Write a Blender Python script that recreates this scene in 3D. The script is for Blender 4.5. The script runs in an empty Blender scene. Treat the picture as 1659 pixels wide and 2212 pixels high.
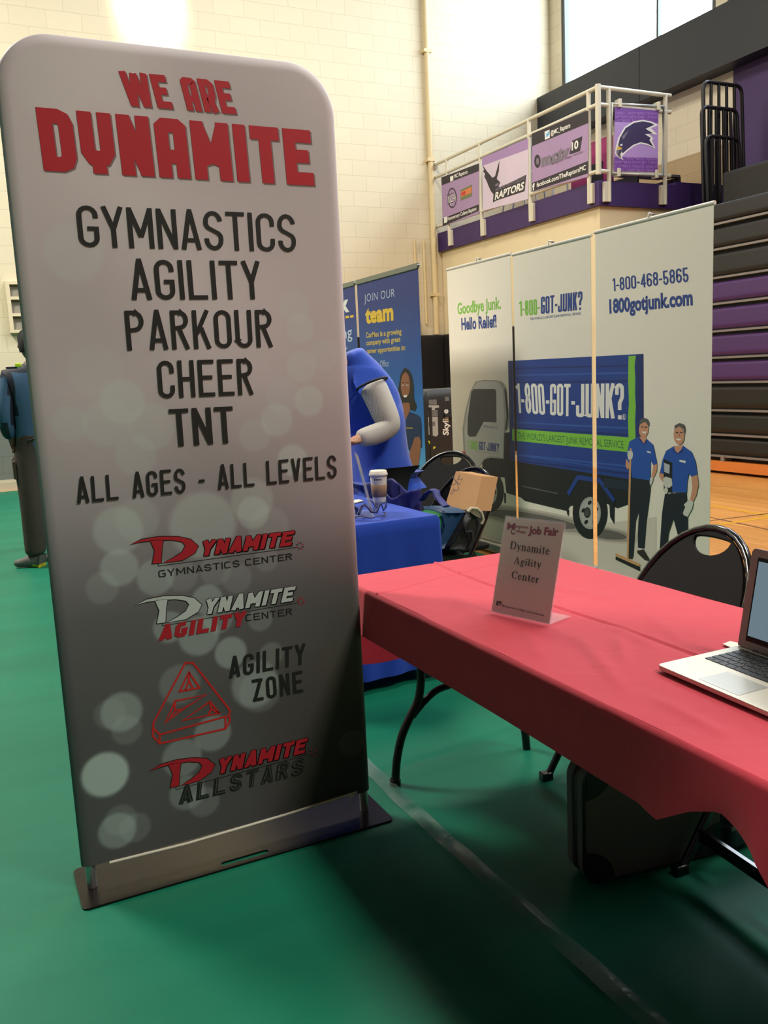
import bpy, bmesh, math, random
from mathutils import Vector, Matrix, noise
random.seed(7)
PI = math.pi
# ------------------------------------------------------------------ camera
FPX = 1880.0; CX, CY = 829.5, 1106.0; CAMH = 1.37
def _vd(x, y, s=1):
    v = Vector((x-CX, y-CY, FPX)).normalized(); return v*s
_ax, _ay, _az = _vd(4796.6, 619.6), _vd(-92.9, 849.3), _vd(1383.1, 12887.3, -1)
R = Matrix((_ax, _ay, _az)).transposed()          # columns: world axes in camera coordinates (x right, y down, z forward)
cam_d = bpy.data.cameras.new('camera'); cam = bpy.data.objects.new('camera', cam_d)
bpy.context.collection.objects.link(cam)
cr, cu_, cf = Vector(R[0]), -Vector(R[1]), Vector(R[2])
M = Matrix((cr, cu_, -cf)).transposed().to_4x4(); M.translation = (0, 0, CAMH)
cam.matrix_world = M
cam_d.sensor_fit = 'HORIZONTAL'; cam_d.sensor_width = 36; cam_d.lens = FPX*36/1659; cam_d.clip_end = 200; cam_d.clip_start = .02
sc = bpy.context.scene; sc.camera = cam
sc.view_settings.view_transform = 'Standard'; sc.view_settings.look = 'None'
sc.view_settings.gamma = 1; sc.view_settings.use_curve_mapping = False
sc.view_settings.exposure = 0.0
# ------------------------------------------------------------------ world and lights
w = bpy.data.worlds.new('world'); sc.world = w; w.use_nodes = True
w.node_tree.nodes['Background'].inputs[0].default_value = (.80, .90, 1.0, 1)
w.node_tree.nodes['Background'].inputs[1].default_value = 14.0
def area(name, loc, rot, sx, sy, power, col, spread=PI):
    d = bpy.data.lights.new(name, 'AREA'); d.shape = 'RECTANGLE'; d.size = sx; d.size_y = sy
    d.energy = power; d.color = col; d.spread = spread
    o = bpy.data.objects.new(name, d); o.location = loc; o.rotation_euler = rot
    bpy.context.collection.objects.link(o); return o
LAMP_SPOTS = [(4.6, -3.2), (4.6, 2.0), (4.2, 9.0), (-3.0, 8.6)]
LAMP_POWER = [680, 330, 300, 1150]
for (lx, ly), pw in zip(LAMP_SPOTS, LAMP_POWER):
    area('gym_lamp_light', (lx, ly, 8.55), (0, 0, 0), 1.9, 1.9, pw, (1.0, .94, .84))
for nm, y0, y1 in (('window_portal_near_corner', 9.45, 12.75), ('window_portal_along_wall', 1.1, 9.2)):
    po = area(nm, (10.12, (y0+y1)/2, 7.2), (0, PI/2, 0), 2.6, y1-y0, 1, (1, 1, 1)); po.data.cycles.is_portal = True
sp = bpy.data.lights.new('wall_patch_spot', 'SPOT'); sp.energy = 1500; sp.color = (1, .90, .58); sp.spot_size = .44; sp.spot_blend = .5; sp.shadow_soft_size = .1  # added spot standing in for the sun patch high on the back wall
spo = bpy.data.objects.new('wall_patch_spot', sp); spo.location = (2.95, 11.6, 8.7); bpy.context.collection.objects.link(spo)
spo.rotation_euler = (Vector((3.0, 13.08, 6.75))-Vector(spo.location)).to_track_quat('-Z', 'Y').to_euler()

# ------------------------------------------------------------------ helpers
def ray(px, py):
    return R.transposed() @ Vector((px-CX, py-CY, FPX))
O3 = Vector((0, 0, CAMH))
def atx(px, py, X): r = ray(px, py); return O3 + r*(X/r.x)
def aty(px, py, Y): r = ray(px, py); return O3 + r*(Y/r.y)
def atz(px, py, Z): r = ray(px, py); return O3 + r*((Z-CAMH)/r.z)
def atp(px, py, p, n): r = ray(px, py); return O3 + r*((Vector(p)-O3).dot(n)/r.dot(n))
C = bpy.context.collection
def lin(c):
    return tuple((x/12.92 if x <= .04045 else ((x+.055)/1.055)**2.4) for x in [v/255 for v in c]) + (1,)
MATS = {}
def mat(name, rgb, rough=.6, metal=0, var=0.0, scale=20, bump=0.0, spec=.5, sheen=0, trans=0, coat=0):
    if name in MATS: return MATS[name]
    m = bpy.data.materials.new(name); m.use_nodes = True; nt = m.node_tree; b = nt.nodes['Principled BSDF']
    b.inputs['Roughness'].default_value = rough; b.inputs['Metallic'].default_value = metal
    b.inputs['Specular IOR Level'].default_value = spec; b.inputs['Sheen Weight'].default_value = sheen
    b.inputs['Transmission Weight'].default_value = trans; b.inputs['Coat Weight'].default_value = coat
    c = lin(rgb); b.inputs['Base Color'].default_value = c
    if var or bump:
        tc = nt.nodes.new('ShaderNodeTexCoord'); n = nt.nodes.new('ShaderNodeTexNoise'); n.inputs['Scale'].default_value = scale; n.inputs['Detail'].default_value = 5
        nt.links.new(tc.outputs['Object'], n.inputs['Vector'])
        if var:
            r = nt.nodes.new('ShaderNodeMix'); r.data_type = 'RGBA'
            r.inputs[6].default_value = tuple(x*(1-var) for x in c[:3])+(1,); r.inputs[7].default_value = tuple(min(1, x*(1+var)) for x in c[:3])+(1,)
            nt.links.new(n.outputs['Fac'], r.inputs[0]); nt.links.new(r.outputs[2], b.inputs['Base Color'])
        if bump:
            bp = nt.nodes.new('ShaderNodeBump'); bp.inputs['Strength'].default_value = bump; bp.inputs['Distance'].default_value = .01
            nt.links.new(n.outputs['Fac'], bp.inputs['Height']); nt.links.new(bp.outputs[0], b.inputs['Normal'])
    MATS[name] = m; return m
def tag(o, label=None, cat=None, group=None, kind=None):
    if label: o['label'] = label
    if cat: o['category'] = cat
    if group: o['group'] = group
    if kind: o['kind'] = kind
    return o
def empty(name, loc=(0, 0, 0), rz=0, label=None, cat=None, group=None):
    o = bpy.data.objects.new(name, None); C.objects.link(o); o.location = loc; o.rotation_euler = (0, 0, rz); o.empty_display_size = .1
    return tag(o, label, cat, group)
def world_of(o):
    m = Matrix.LocRotScale(o.location, o.rotation_euler, None)
    return (world_of(o.parent) @ m) if o.parent else m
class MB:
    """collects shapes and links them as one mesh object"""
    def __init__(s): s.v = []; s.f = []; s.m = []; s.mats = []; s.sm = []
    def mi(s, m):
        if m not in s.mats: s.mats.append(m)
        return s.mats.index(m)
    def add(s, vs, fs, m, smooth=False):
        b = len(s.v); k = s.mi(m); s.v += [tuple(v) for v in vs]
        for f in fs: s.f.append([i+b for i in f]); s.m.append(k); s.sm.append(smooth)
    def box(s, x0, x1, y0, y1, z0, z1, m, T=None):
        vs = [Vector((x, y, z)) for x in (x0, x1) for y in (y0, y1) for z in (z0, z1)]
        if T: vs = [T @ v for v in vs]
        s.add(vs, [(0, 1, 3, 2), (4, 6, 7, 5), (0, 4, 5, 1), (2, 3, 7, 6), (0, 2, 6, 4), (1, 5, 7, 3)], m)
    def tube(s, pts, r, m, n=10, closed=False, cap=True, flat=1.0):
        pts = [Vector(p) for p in pts]; N = len(pts); rs = r if isinstance(r, (list, tuple)) else [r]*N
        rings = []; up = None
        for i, p in enumerate(pts):
            a = pts[(i-1) % N] if (closed or i > 0) else p; b = pts[(i+1) % N] if (closed or i < N-1) else p
            t = (b-a).normalized()
            if up is None:
                up = t.orthogonal().normalized()
                if abs(t.z) < .9: up = (Vector((0, 0, 1))-t*t.z).normalized()
            up = (up - t*up.dot(t)).normalized(); sd = t.cross(up)
            rings.append([p+(up*math.cos(2*PI*k/n)*flat+sd*math.sin(2*PI*k/n))*rs[i] for k in range(n)])
        vs = [v for rg in rings for v in rg]; fs = []
        for i in range(N if closed else N-1):
            j = (i+1) % N
            for k in range(n): fs.append((i*n+k, i*n+(k+1) % n, j*n+(k+1) % n, j*n+k))
        s.add(vs, fs, m, True)
        if cap and not closed: s.add(rings[0], [tuple(range(n))[::-1]], m); s.add(rings[-1], [tuple(range(n))], m)
    def lathe(s, prof, m, c=(0, 0, 0), n=24):
        vs = []; fs = []
        for r, z in prof:
            for k in range(n): vs.append((c[0]+r*math.cos(2*PI*k/n), c[1]+r*math.sin(2*PI*k/n), c[2]+z))
        for i in range(len(prof)-1):
            for k in range(n): fs.append((i*n+k, i*n+(k+1) % n, (i+1)*n+(k+1) % n, (i+1)*n+k))
        s.add(vs, fs, m, True)
    def grid(s, fn, nu, nv, m, smooth=True):
        vs = [fn(i/nu, j/nv) for i in range(nu+1) for j in range(nv+1)]
        fs = [(i*(nv+1)+j, (i+1)*(nv+1)+j, (i+1)*(nv+1)+j+1, i*(nv+1)+j+1) for i in range(nu) for j in range(nv)]
        s.add(vs, fs, m, smooth)
    def build(s, name, parent=None, bevel=0, worldspace=True, subsurf=0, solid=0):
        me = bpy.data.meshes.new(name); vs = s.v
        if parent and worldspace:
            inv = world_of(parent).inverted(); vs = [tuple(inv @ Vector(v)) for v in vs]
        me.from_pydata(vs, [], s.f)
        for m in s.mats: me.materials.append(m)
        me.polygons.foreach_set('material_index', s.m); me.polygons.foreach_set('use_smooth', s.sm); me.validate(); me.update()
        o = bpy.data.objects.new(name, me); C.objects.link(o)
        if parent: o.parent = parent
        if solid: md = o.modifiers.new('solid', 'SOLIDIFY'); md.thickness = solid; md.offset = 0
        if bevel: md = o.modifiers.new('bevel', 'BEVEL'); md.width = bevel; md.segments = 2; md.limit_method = 'ANGLE'
        if subsurf: md = o.modifiers.new('sub', 'SUBSURF'); md.levels = subsurf; md.render_levels = subsurf
        return o
def local(o): return o
def fillshape(loops, depth, bev=0.0, res=4):
    """filled 2D outlines (holes allowed) extruded by depth; returns verts, faces"""
    cu = bpy.data.curves.new('s', 'CURVE'); cu.dimensions = '2D'; cu.fill_mode = 'BOTH'; cu.extrude = depth/2-bev; cu.bevel_depth = bev; cu.bevel_resolution = 1; cu.offset = -bev
    for lp in loops:
        s = cu.splines.new('POLY'); s.points.add(len(lp)-1); s.use_cyclic_u = True
        for i, p in enumerate(lp): s.points[i].co = (p[0], p[1], 0, 1)
    ob = bpy.data.objects.new('s', cu); me = bpy.data.meshes.new_from_object(ob)
    vs = [v.co.copy() for v in me.vertices]; fs = [tuple(p.vertices) for p in me.polygons]
    bpy.data.objects.remove(ob); bpy.data.curves.remove(cu); bpy.data.meshes.remove(me)
    return vs, fs
def rrect(x0, x1, y0, y1, r, n=6, rs=None):
    rs = rs or [r]*4; P = []
    for (cx, cy, a, q) in ((x1, y1, 0, 0), (x0, y1, 90, 1), (x0, y0, 180, 2), (x1, y0, 270, 3)):
        q = rs[q]; sx = 1 if cx == x1 else -1; sy = 1 if cy == y1 else -1
        for k in range(n+1):
            t = math.radians(a+90*k/n); P.append((cx-sx*q+q*math.cos(t), cy-sy*q+q*math.sin(t)))
    return P
# ------------------------------------------------------------------ stroke lettering
def arc(cx, cy, rx, ry, a0, a1, n=8):
    return [(cx+rx*math.cos(math.radians(a0+(a1-a0)*k/n)), cy+ry*math.sin(math.radians(a0+(a1-a0)*k/n))) for k in range(n+1)]
def glyph(ch, w, t, style=''):
    """centre lines of a letter, cap height 1; returns (width, list of (points, closed))"""
    h = t/2; L, Rr, B, T = h, w-h, h, 1-h; m = w/2; r = (Rr-L)/2; ry = min(r*1.05, .5-h-.02); S = []
    a = lambda pts, c=False: S.append((pts, c))
    O = arc(m, T-ry, r, ry, 0, 180)+arc(m, B+ry, r, ry, 180, 360)
    if style == 'block': ry = r*.45; k = .45*r; O = [(Rr, T-k), (Rr-k, T), (L+k, T), (L, T-k), (L, B+k), (L+k, B), (Rr-k, B), (Rr, B+k)]
    if ch in 'O0': a(O, True)
    elif ch == 'A':
        if style == 'block': a([(L, 0), (L, T-.25*r), (L+.3*r, T), (Rr-.3*r, T), (Rr, T-.25*r), (Rr, 0)]); a([(L, .36), (Rr, .36)])
        else: a([(L-h*.2, 0), (m-h*.15, 1-t*.4)]); a([(Rr+h*.2, 0), (m+h*.15, 1-t*.4)]); a([(L+r*.35, .24), (Rr-r*.35, .24)]); a([(m-h, 1-t*.3), (m+h, 1-t*.3)])
    elif ch == 'B': a([(L, 0), (L, 1)]); a([(L, T), (m, T)]+arc(m, T-.215+h*.5, r, .215-h*.5, 90, -90)+[(L, .53)]); a([(L, B), (m, B)]+arc(m, .265, r, .265-h, -90, 90)+[(L, .53)])
    elif ch == 'C' and w > .6: a([(Rr, T-.02), (L+.12, T), (L, T-.12), (L, B+.12), (L+.12, B), (Rr, B+.02)])
    elif ch == 'G' and w > .6: a([(Rr, T), (L+.12, T), (L, T-.12), (L, B+.12), (L+.12, B), (Rr-.06, B), (Rr, B+.08), (Rr, .48), (m, .48)])
    elif ch == 'C': a([(Rr, .66)]+arc(m, T-ry, r, ry, 0, 180)+arc(m, B+ry, r, ry, 180, 360)+[(Rr, .34)])
    elif ch == 'D':
        k = r*.8; a([(L, 0), (L, 1)]); a([(L, T), (Rr-k, T), (Rr-k*.3, T-k*.3), (Rr, T-k), (Rr, B+k), (Rr-k*.3, B+k*.3), (Rr-k, B), (L, B)])
    elif ch == 'E': a([(L, 0), (L, 1)]); a([(L, T), (w, T)]); a([(L, B), (w, B)]); a([(L, .52), (w*.88, .52)])
    elif ch == 'F': a([(L, 0), (L, 1)]); a([(L, T), (w, T)]); a([(L, .52), (w*.88, .52)])
    elif ch == 'G': a([(Rr, .70)]+arc(m, T-ry, r, ry, 0, 180)+arc(m, B+ry, r, ry, 180, 360)+[(Rr, .45), (m-.02, .45)])
    elif ch == 'H': a([(L, 0), (L, 1)]); a([(Rr, 0), (Rr, 1)]); a([(L, .5), (Rr, .5)])
    elif ch == 'I': w = t; a([(h, 0), (h, 1)])
    elif ch == 'J': a([(Rr, 1), (Rr, B+ry)]+arc(m, B+ry, r, ry, 0, -180)+[(L, .36)])
    elif ch == 'K': a([(L, 0), (L, 1)]); a([(L+h*.6, .38), (Rr, 1)]); a([(m-.01, .55), (Rr+h*.1, 0)])
    elif ch == 'L': a([(L, 0), (L, 1)]); a([(L, B), (w, B)])
    elif ch == 'M': w *= 1.25; Rr = w-h; m = w/2; a([(L, 0), (L, 1)]); a([(Rr, 0), (Rr, 1)]); a([(L, 1-h*.6), (m, .28)]); a([(Rr, 1-h*.6), (m, .28)])
    elif ch == 'N': a([(L, 0), (L, 1)]); a([(Rr, 0), (Rr, 1)]); a([(L, 1-h*.5), (Rr, h*.5)])
    elif ch == 'P': a([(L, 0), (L, 1)]); a([(L, T), (m, T)]+arc(m, T-.24+h*.5, r, .24-h*.5, 90, -90)+[(L, .5)])
    elif ch in 'PR' and style == 'block':
        k = .55*r; a([(L, 0), (L, 1)]); a([(L, T), (Rr-k, T), (Rr, T-k*.8), (Rr, .50+k*.6), (Rr-k*.5, .43), (L, .43)])
        if ch == 'R': a([(m+.02, .45), (Rr, 0)])
    elif ch == 'R': a([(L, 0), (L, 1)]); a([(L, T), (m, T)]+arc(m, T-.22+h*.5, r, .22-h*.5, 90, -90)+[(L, .54)]); a([(m-.02, .54), (Rr+h*.1, 0)])
    elif ch == 'S':
        q = (1-t)/4; a([(Rr, T-q*.9)]+arc(m, T-q, r, q, 0, 180)[1:]+arc(m, T-q-q*.15, r, q*.75, 180, 230, 3)+arc(m, B+q+q*.15, r, q*.75, 50, 0, 3)+arc(m, B+q, r, q, 0, -180)+[(L, B+q*1.1)])
    elif ch == 'T': a([(m, 0), (m, 1)]); a([(0, T), (w, T)])
    elif ch == 'U': a([(L, 1), (L, B+ry)]+arc(m, B+ry, r, ry, 180, 360)+[(Rr, 1)])
    elif ch == 'V': a([(L, 1), (m, t*.4)]); a([(Rr, 1), (m, t*.4)])
    elif ch == 'W' and style == 'block': w *= 1.75; Rr = w-h; m = w/2; a([(L, 1), (L+.13*w, 0)]); a([(m, .96), (L+.16*w, 0)]); a([(m, .96), (Rr-.16*w, 0)]); a([(Rr, 1), (Rr-.13*w, 0)])
    elif ch == 'W': w *= 1.35; Rr = w-h; m = w/2; a([(L, 1), (L+.26*w, h*.8)]); a([(m, .9), (L+.26*w, h*.8)]); a([(m, .9), (Rr-.26*w, h*.8)]); a([(Rr, 1), (Rr-.26*w, h*.8)])
    elif ch == 'Y':
        if style == 'block': a([(L, 1), (L, .36), (L+.4*r, .26), (Rr-.4*r, .26), (Rr, .36), (Rr, 1)]); a([(m, .3), (m, 0)])
        else: a([(L-h*.3, 1), (m, .45)]); a([(Rr+h*.3, 1), (m, .45)]); a([(m, 0), (m, .47)])
    elif ch == 'Z': a([(0, T), (w, T)]); a([(0, B), (w, B)]); a([(Rr-h*.2, T), (L+h*.2, B)])
    elif ch == '1': w = t*1.75; a([(w-h, 0), (w-h, 1)]); a([(w-h, 1-t*.5), (0, .84)])
    elif ch == '4': a([(Rr-h, 0), (Rr-h, 1)]); a([(Rr-h, T), (L, .3)]); a([(0, .28), (w, .28)])
    elif ch == '5': a([(Rr, T), (L+h*.2, T), (L+h*.1, .56)]+arc(m, B+.25-h*.5, r, .25, 140, -180))
    elif ch == '6': a([(Rr, .76)]+arc(m, T-ry, r, ry, 0, 180)+[(L, .4)]); a(arc(m, B+.25, r, .25, 0, 360, 14), False)
    elif ch == '8': a(arc(m, T-.22+h*.3, r*.94, .22, 0, 360, 14)); a(arc(m, B+.25, r, .25, 0, 360, 14))
    elif ch == '-': w = w*.55; a([(0, .42), (w, .42)])
    elif ch == '.': w = t; a([(h, 0), (h, t)])
    elif ch == '!': w = t; a([(h, 0), (h, t)]); a([(h, .28), (h, 1)])
    elif ch == '?': a([(L, .68), (L, T-ry*.9)]+arc(m, T-ry*.9, r, ry*.9, 180, 0)+[(Rr, .62), (m, .45), (m, .26)]); a([(m, 0), (m, t*1.05)])
    return w, S
def stroke_polys(pts, t, closed):
    P = [Vector((p[0], p[1])) for p in pts]; n = len(P); out = []
    if closed: P = P+[P[0]]; n += 1
    off = []
    for i in range(n):
        if closed and i in (0, n-1): a, b = P[n-2], P[1]; d0 = (P[0]-a).normalized(); d1 = (b-P[0]).normalized()
        else:
            d0 = (P[i]-P[i-1]).normalized() if i > 0 else (P[1]-P[0]).normalized()
            d1 = (P[i+1]-P[i]).normalized() if i < n-1 else d0
        nn = Vector((-d0.y-d1.y, d0.x+d1.x))
        nn = nn.normalized() if nn.length > 1e-6 else Vector((-d0.y, d0.x))
        k = max(.5, nn.dot(Vector((-d0.y, d0.x)))); off.append(nn*(t/2/k))
    for i in range(n-1): out.append([P[i]+off[i], P[i]-off[i], P[i+1]-off[i+1], P[i+1]+off[i+1]])
    return out
def stroke_text(txt, w=.42, t=.11, gap=.10, space=.3, style=''):
    """quads of a line of text in (x, y), cap height 1, plus the total width"""
    x = 0; Q = []
    for ch in txt:
        if ch == ' ': x += space; continue
        gw, S = glyph(ch, w, t, style)
        for pts, c in S:
            for q in stroke_polys(pts, t, c): Q.append([(p.x+x, p.y) for p in q])
        x += gw+gap
    return Q, x-gap
_fc = {}
def font_text(txt, bold=0.0, spacing=1.0):
    k = (txt, bold, spacing)
    if k in _fc: return _fc[k]
    cu = bpy.data.curves.new('t', 'FONT'); cu.body = txt; cu.offset = bold; cu.resolution_u = 3; cu.space_character = spacing
    ob = bpy.data.objects.new('t', cu); me = bpy.data.meshes.new_from_object(ob)
    vs = [v.co.copy() for v in me.vertices]; fs = [tuple(p.vertices) for p in me.polygons]
    bpy.data.objects.remove(ob); bpy.data.curves.remove(cu); bpy.data.meshes.remove(me)
    x0 = min(v.x for v in vs); x1 = max(v.x for v in vs)
    _fc[k] = ([((v.x-x0)/(x1-x0), v.y/.70) for v in vs], fs); return _fc[k]
class Art:
    """flat printed shapes on a plane (point p, unit normal n towards the viewer); pixel positions are read through crop transforms"""
    def __init__(s, p, n, crop=(0, 0, 1), step=.0004):
        s.p = Vector(p); s.n = Vector(n).normalized(); s.b = MB(); s.crop = crop; s.step = step; s.k = 1
    def P(s, px, py):
        ox, oy, sc_ = s.crop; return atp(ox+px/sc_, oy+py/sc_, s.p, s.n)
    def put(s, vs, fs, m, layer=None):
        s.k += 1; d = s.n*(s.step*(layer if layer is not None else s.k))
        s.b.add([v+d for v in vs], fs, m)
    def poly(s, pts, m, layer=None):
        V = [s.P(*q) for q in pts]; s.put(V, [tuple(range(len(V)))], m, layer)
    def line(s, pts, wd, m, closed=False, layer=None):
        V = [s.P(*q) for q in pts]; u = Vector((0, 0, 1)).cross(s.n).normalized(); v = s.n.cross(u)
        o = V[0]; q2 = [((p-o).dot(u), (p-o).dot(v)) for p in V]
        vs = []; fs = []
        for i, q in enumerate(stroke_polys(q2, wd, closed)):
            b = len(vs); vs += [o+u*p.x+v*p.y+s.n*(.000003*(i % 6)) for p in q]; fs.append((b, b+1, b+2, b+3))
        s.put(vs, fs, m, layer)
    def ell(s, cx, cy, rx, ry, m, rot=0, a0=0, a1=360, n=28, layer=None):
        c, q = math.cos(rot), math.sin(rot)
        s.poly([(cx+rx*math.cos(math.radians(a0+(a1-a0)*k/n))*c-ry*math.sin(math.radians(a0+(a1-a0)*k/n))*q, cy+rx*math.cos(math.radians(a0+(a1-a0)*k/n))*q+ry*math.sin(math.radians(a0+(a1-a0)*k/n))*c) for k in range(n)], m, layer)
    def _map(s, bl, br, tl):
        o = s.P(*bl); return o, s.P(*br)-o, s.P(*tl)-o
    def text(s, txt, bl, br, tl, m, bold=0.0, spacing=1.0, layer=None):
        """baseline left, baseline right, top of the capitals above the baseline start (pixels)"""
        V, F = font_text(txt, bold, spacing); o, U, W = s._map(bl, br, tl)
        s.put([o+U*x+W*y for x, y in V], F, m, layer)
    def stext(s, txt, bl, br, tl, m, w=.42, t=.11, gap=.10, space=.3, style='', layer=None):
        Q, W_ = stroke_text(txt, w, t, gap, space, style); o, U, W = s._map(bl, br, tl); vs = []; fs = []
        for i, q in enumerate(Q): b = len(vs); vs += [o+U*(x/W_)+W*y+s.n*(.000003*(i % 6)) for x, y in q]; fs.append((b, b+1, b+2, b+3))
        s.put(vs, fs, m, layer)
def join_into(b, art):
    for f, k in zip(art.b.f, art.b.m): pass
    base = len(b.v); b.v += art.b.v
    for f, k in zip(art.b.f, art.b.m): b.f.append([i+base for i in f]); b.m.append(b.mi(art.b.mats[k])); b.sm.append(False)
# ------------------------------------------------------------------ setting
def nodes_of(name):
    m = bpy.data.materials.new(name); m.use_nodes = True; MATS[name] = m; return m, m.node_tree, m.node_tree.nodes['Principled BSDF']
def block_wall_mat(name, axis, stops, rough=.55):
    """painted concrete blocks; stops = [(z, rgb)] paint bands from the floor up"""
    m, nt, b = nodes_of(name); N = nt.nodes; L = nt.links
    g = N.new('ShaderNodeNewGeometry'); sx = N.new('ShaderNodeSeparateXYZ'); cx = N.new('ShaderNodeCombineXYZ')
    L.new(g.outputs['Position'], sx.inputs[0]); L.new(sx.outputs[axis], cx.inputs[0]); L.new(sx.outputs[2], cx.inputs[1])
    br = N.new('ShaderNodeTexBrick'); br.inputs['Scale'].default_value = 1; br.inputs['Brick Width'].default_value = .46; br.inputs['Row Height'].default_value = .235
    br.inputs['Mortar Size'].default_value = .006; br.inputs['Mortar Smooth'].default_value = .3; br.inputs['Color1'].default_value = (1, 1, 1, 1); br.inputs['Color2'].default_value = (.96, .96, .96, 1); br.inputs['Mortar'].default_value = (.86, .85, .83, 1)
    L.new(cx.outputs[0], br.inputs['Vector'])
    rmp = N.new('ShaderNodeValToRGB'); rmp.color_ramp.interpolation = 'CONSTANT'; mr = N.new('ShaderNodeMath'); mr.operation = 'DIVIDE'; mr.inputs[1].default_value = 10
    L.new(sx.outputs[2], mr.inputs[0]); L.new(mr.outputs[0], rmp.inputs[0])
    e = rmp.color_ramp.elements; e[0].position = stops[0][0]/10; e[0].color = lin(stops[0][1])
    e[1].position = stops[1][0]/10 if len(stops) > 1 else 1; e[1].color = lin(stops[1][1] if len(stops) > 1 else stops[0][1])
    for z, c in stops[2:]: q = e.new(z/10); q.color = lin(c)
    mx = N.new('ShaderNodeMix'); mx.data_type = 'RGBA'; mx.blend_type = 'MULTIPLY'; mx.inputs[0].default_value = 1
    L.new(rmp.outputs[0], mx.inputs[6]); L.new(br.outputs['Color'], mx.inputs[7]); L.new(mx.outputs[2], b.inputs['Base Color'])
    bp = N.new('ShaderNodeBump'); bp.inputs['Strength'].default_value = .3; bp.inputs['Distance'].default_value = .006; bp.invert = True
    L.new(br.outputs['Fac'], bp.inputs['Height']); L.new(bp.outputs[0], b.inputs['Normal']); b.inputs['Roughness'].default_value = rough
    return m
CREAM = (214, 203, 174)
m_back = block_wall_mat('painted_block_back', 0, [(0, (196, 184, 160)), (.12, (112, 114, 108)), (.86, CREAM)])
m_side = block_wall_mat('painted_block_side', 1, [(0, (196, 184, 160)), (.12, (112, 114, 108)), (.86, CREAM), (3.7, (176, 152, 112)), (4.22, (220, 208, 182))])
m_plain = mat('painted_plaster', (222, 206, 168), .6, var=.04, scale=3)
YB, XR = 13.085, 9.834
def struct(name, b, **k): o = b.build(name, **k); o['kind'] = 'structure'; return o
b = MB(); b.box(-8.2, XR+.3, YB, YB+.25, 0, 9, m_back); struct('wall_back', b)
# side wall with a window opening above z 5.92
WZ = 5.92
b = MB(); b.box(XR, XR+.25, -9, YB, 0, WZ, m_side); b.box(XR, XR+.25, -9, YB, 8.5, 9, m_side); b.box(XR, XR+.25, -9, 1.1, WZ, 8.5, m_side); b.box(XR, XR+.25, 9.2, 9.4, WZ, 8.5, m_side)
b.box(XR, XR+.25, 12.78, YB, WZ, 8.5, m_side)
struct('wall_right', b)
m_dim = mat('dim_far_wall', (74, 66, 78), .7, var=.1, scale=1)
b = MB(); b.box(-8.2, -8, -9, YB, 0, 9, m_dim); struct('wall_left', b)
b = MB(); b.box(-8.2, XR+.3, -9.2, -9, 0, 9, m_dim); struct('wall_front', b)
b = MB(); b.box(-8.2, XR+.3, -9.2, YB+.25, 9, 9.2, mat('ceiling_paint', (120, 118, 112), .8, var=.03)); struct('ceiling', b)
# window: frame, mullions, glass
m_alu = mat('dark_aluminium', (84, 90, 90), .45, .5, var=.05)
gl = bpy.data.materials.new('window_glass'); gl.use_nodes = True; gb = gl.node_tree.nodes['Principled BSDF']
gb.inputs['Base Color'].default_value = (.8, .9, .9, 1); gb.inputs['Alpha'].default_value = .06; gb.inputs['Roughness'].default_value = .03
b = MB()
for y in (12.70, ): b.box(XR+.02, XR+.12, y, y+.1, WZ, 8.5, m_alu)
b.box(XR+.04, XR+.10, 10.53, 10.57, WZ, 8.5, m_alu)
for y in (9.4,): b.box(XR+.02, XR+.12, y, y+.08, WZ, 8.5, m_alu)
b.box(XR+.02, XR+.12, 9.4, 12.78, WZ, WZ+.05, m_alu); b.box(XR+.02, XR+.12, 9.4, 12.78, 8.4, 8.5, m_alu)
wf = struct('window_1', b)
b = MB(); b.box(XR+.06, XR+.07, 9.45, 12.75, WZ+.04, 8.42, gl); b.build('pane', parent=wf)
b = MB()
for y in (1.1, 3.1, 5.1, 7.1, 9.12): b.box(XR+.02, XR+.12, y, y+.08, WZ, 8.5, m_alu)
b.box(XR+.02, XR+.12, 1.1, 9.2, WZ, WZ+.05, m_alu); b.box(XR+.02, XR+.12, 1.1, 9.2, 8.4, 8.5, m_alu)
wf = struct('window_2', b)
b = MB(); b.box(XR+.06, XR+.07, 1.15, 9.15, WZ+.04, 8.42, gl); b.build('pane', parent=wf)
# dark steel beam under the window
m_beam = mat('charcoal_panel', (36, 39, 46), .5, var=.08, scale=4)
b = MB(); b.box(XR-.30, XR, -9, YB-.01, 5.16, WZ, m_beam)
for y in (4.5, 7.6, 10.55): b.box(XR-.303, XR-.30, y, y+.012, 5.17, WZ-.01, mat('seam_dark', (20, 20, 22)))
tag(struct('trim_1', b))
m_purple = mat('purple_paint', (58, 34, 92), .5, var=.06, scale=3)
b = MB(); b.box(XR-.03, XR-.001, -9, 9.05, 3.15, 5.16, mat('purple_wall_paint', (66, 44, 92), .6, var=.05, scale=2)); struct('trim_2', b)
# floor: wooden court
def wood_floor():
    m, nt, b = nodes_of('court_wood'); N = nt.nodes; L = nt.links
    g = N.new('ShaderNodeNewGeometry'); mp = N.new('ShaderNodeMapping'); mp.inputs['Rotation'].default_value = (0, 0, PI/2); L.new(g.outputs['Position'], mp.inputs[0])
    br = N.new('ShaderNodeTexBrick'); br.inputs['Scale'].default_value = 1; br.inputs['Brick Width'].default_value = .9; br.inputs['Row Height'].default_value = .06; br.inputs['Mortar Size'].default_value = .0015
    br.inputs['Color1'].default_value = lin((222, 160, 88)); br.inputs['Color2'].default_value = lin((204, 140, 72)); br.inputs['Mortar'].default_value = lin((128, 82, 40))
    L.new(mp.outputs[0], br.inputs['Vector']); L.new(br.outputs['Color'], b.inputs['Base Color']); b.inputs['Roughness'].default_value = .32
    return m
m_wood = wood_floor()
b = MB(); b.add([(-8, -9, 0), (XR, -9, 0), (XR, YB, 0), (-8, YB, 0)], [(0, 1, 2, 3)], m_wood)
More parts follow.
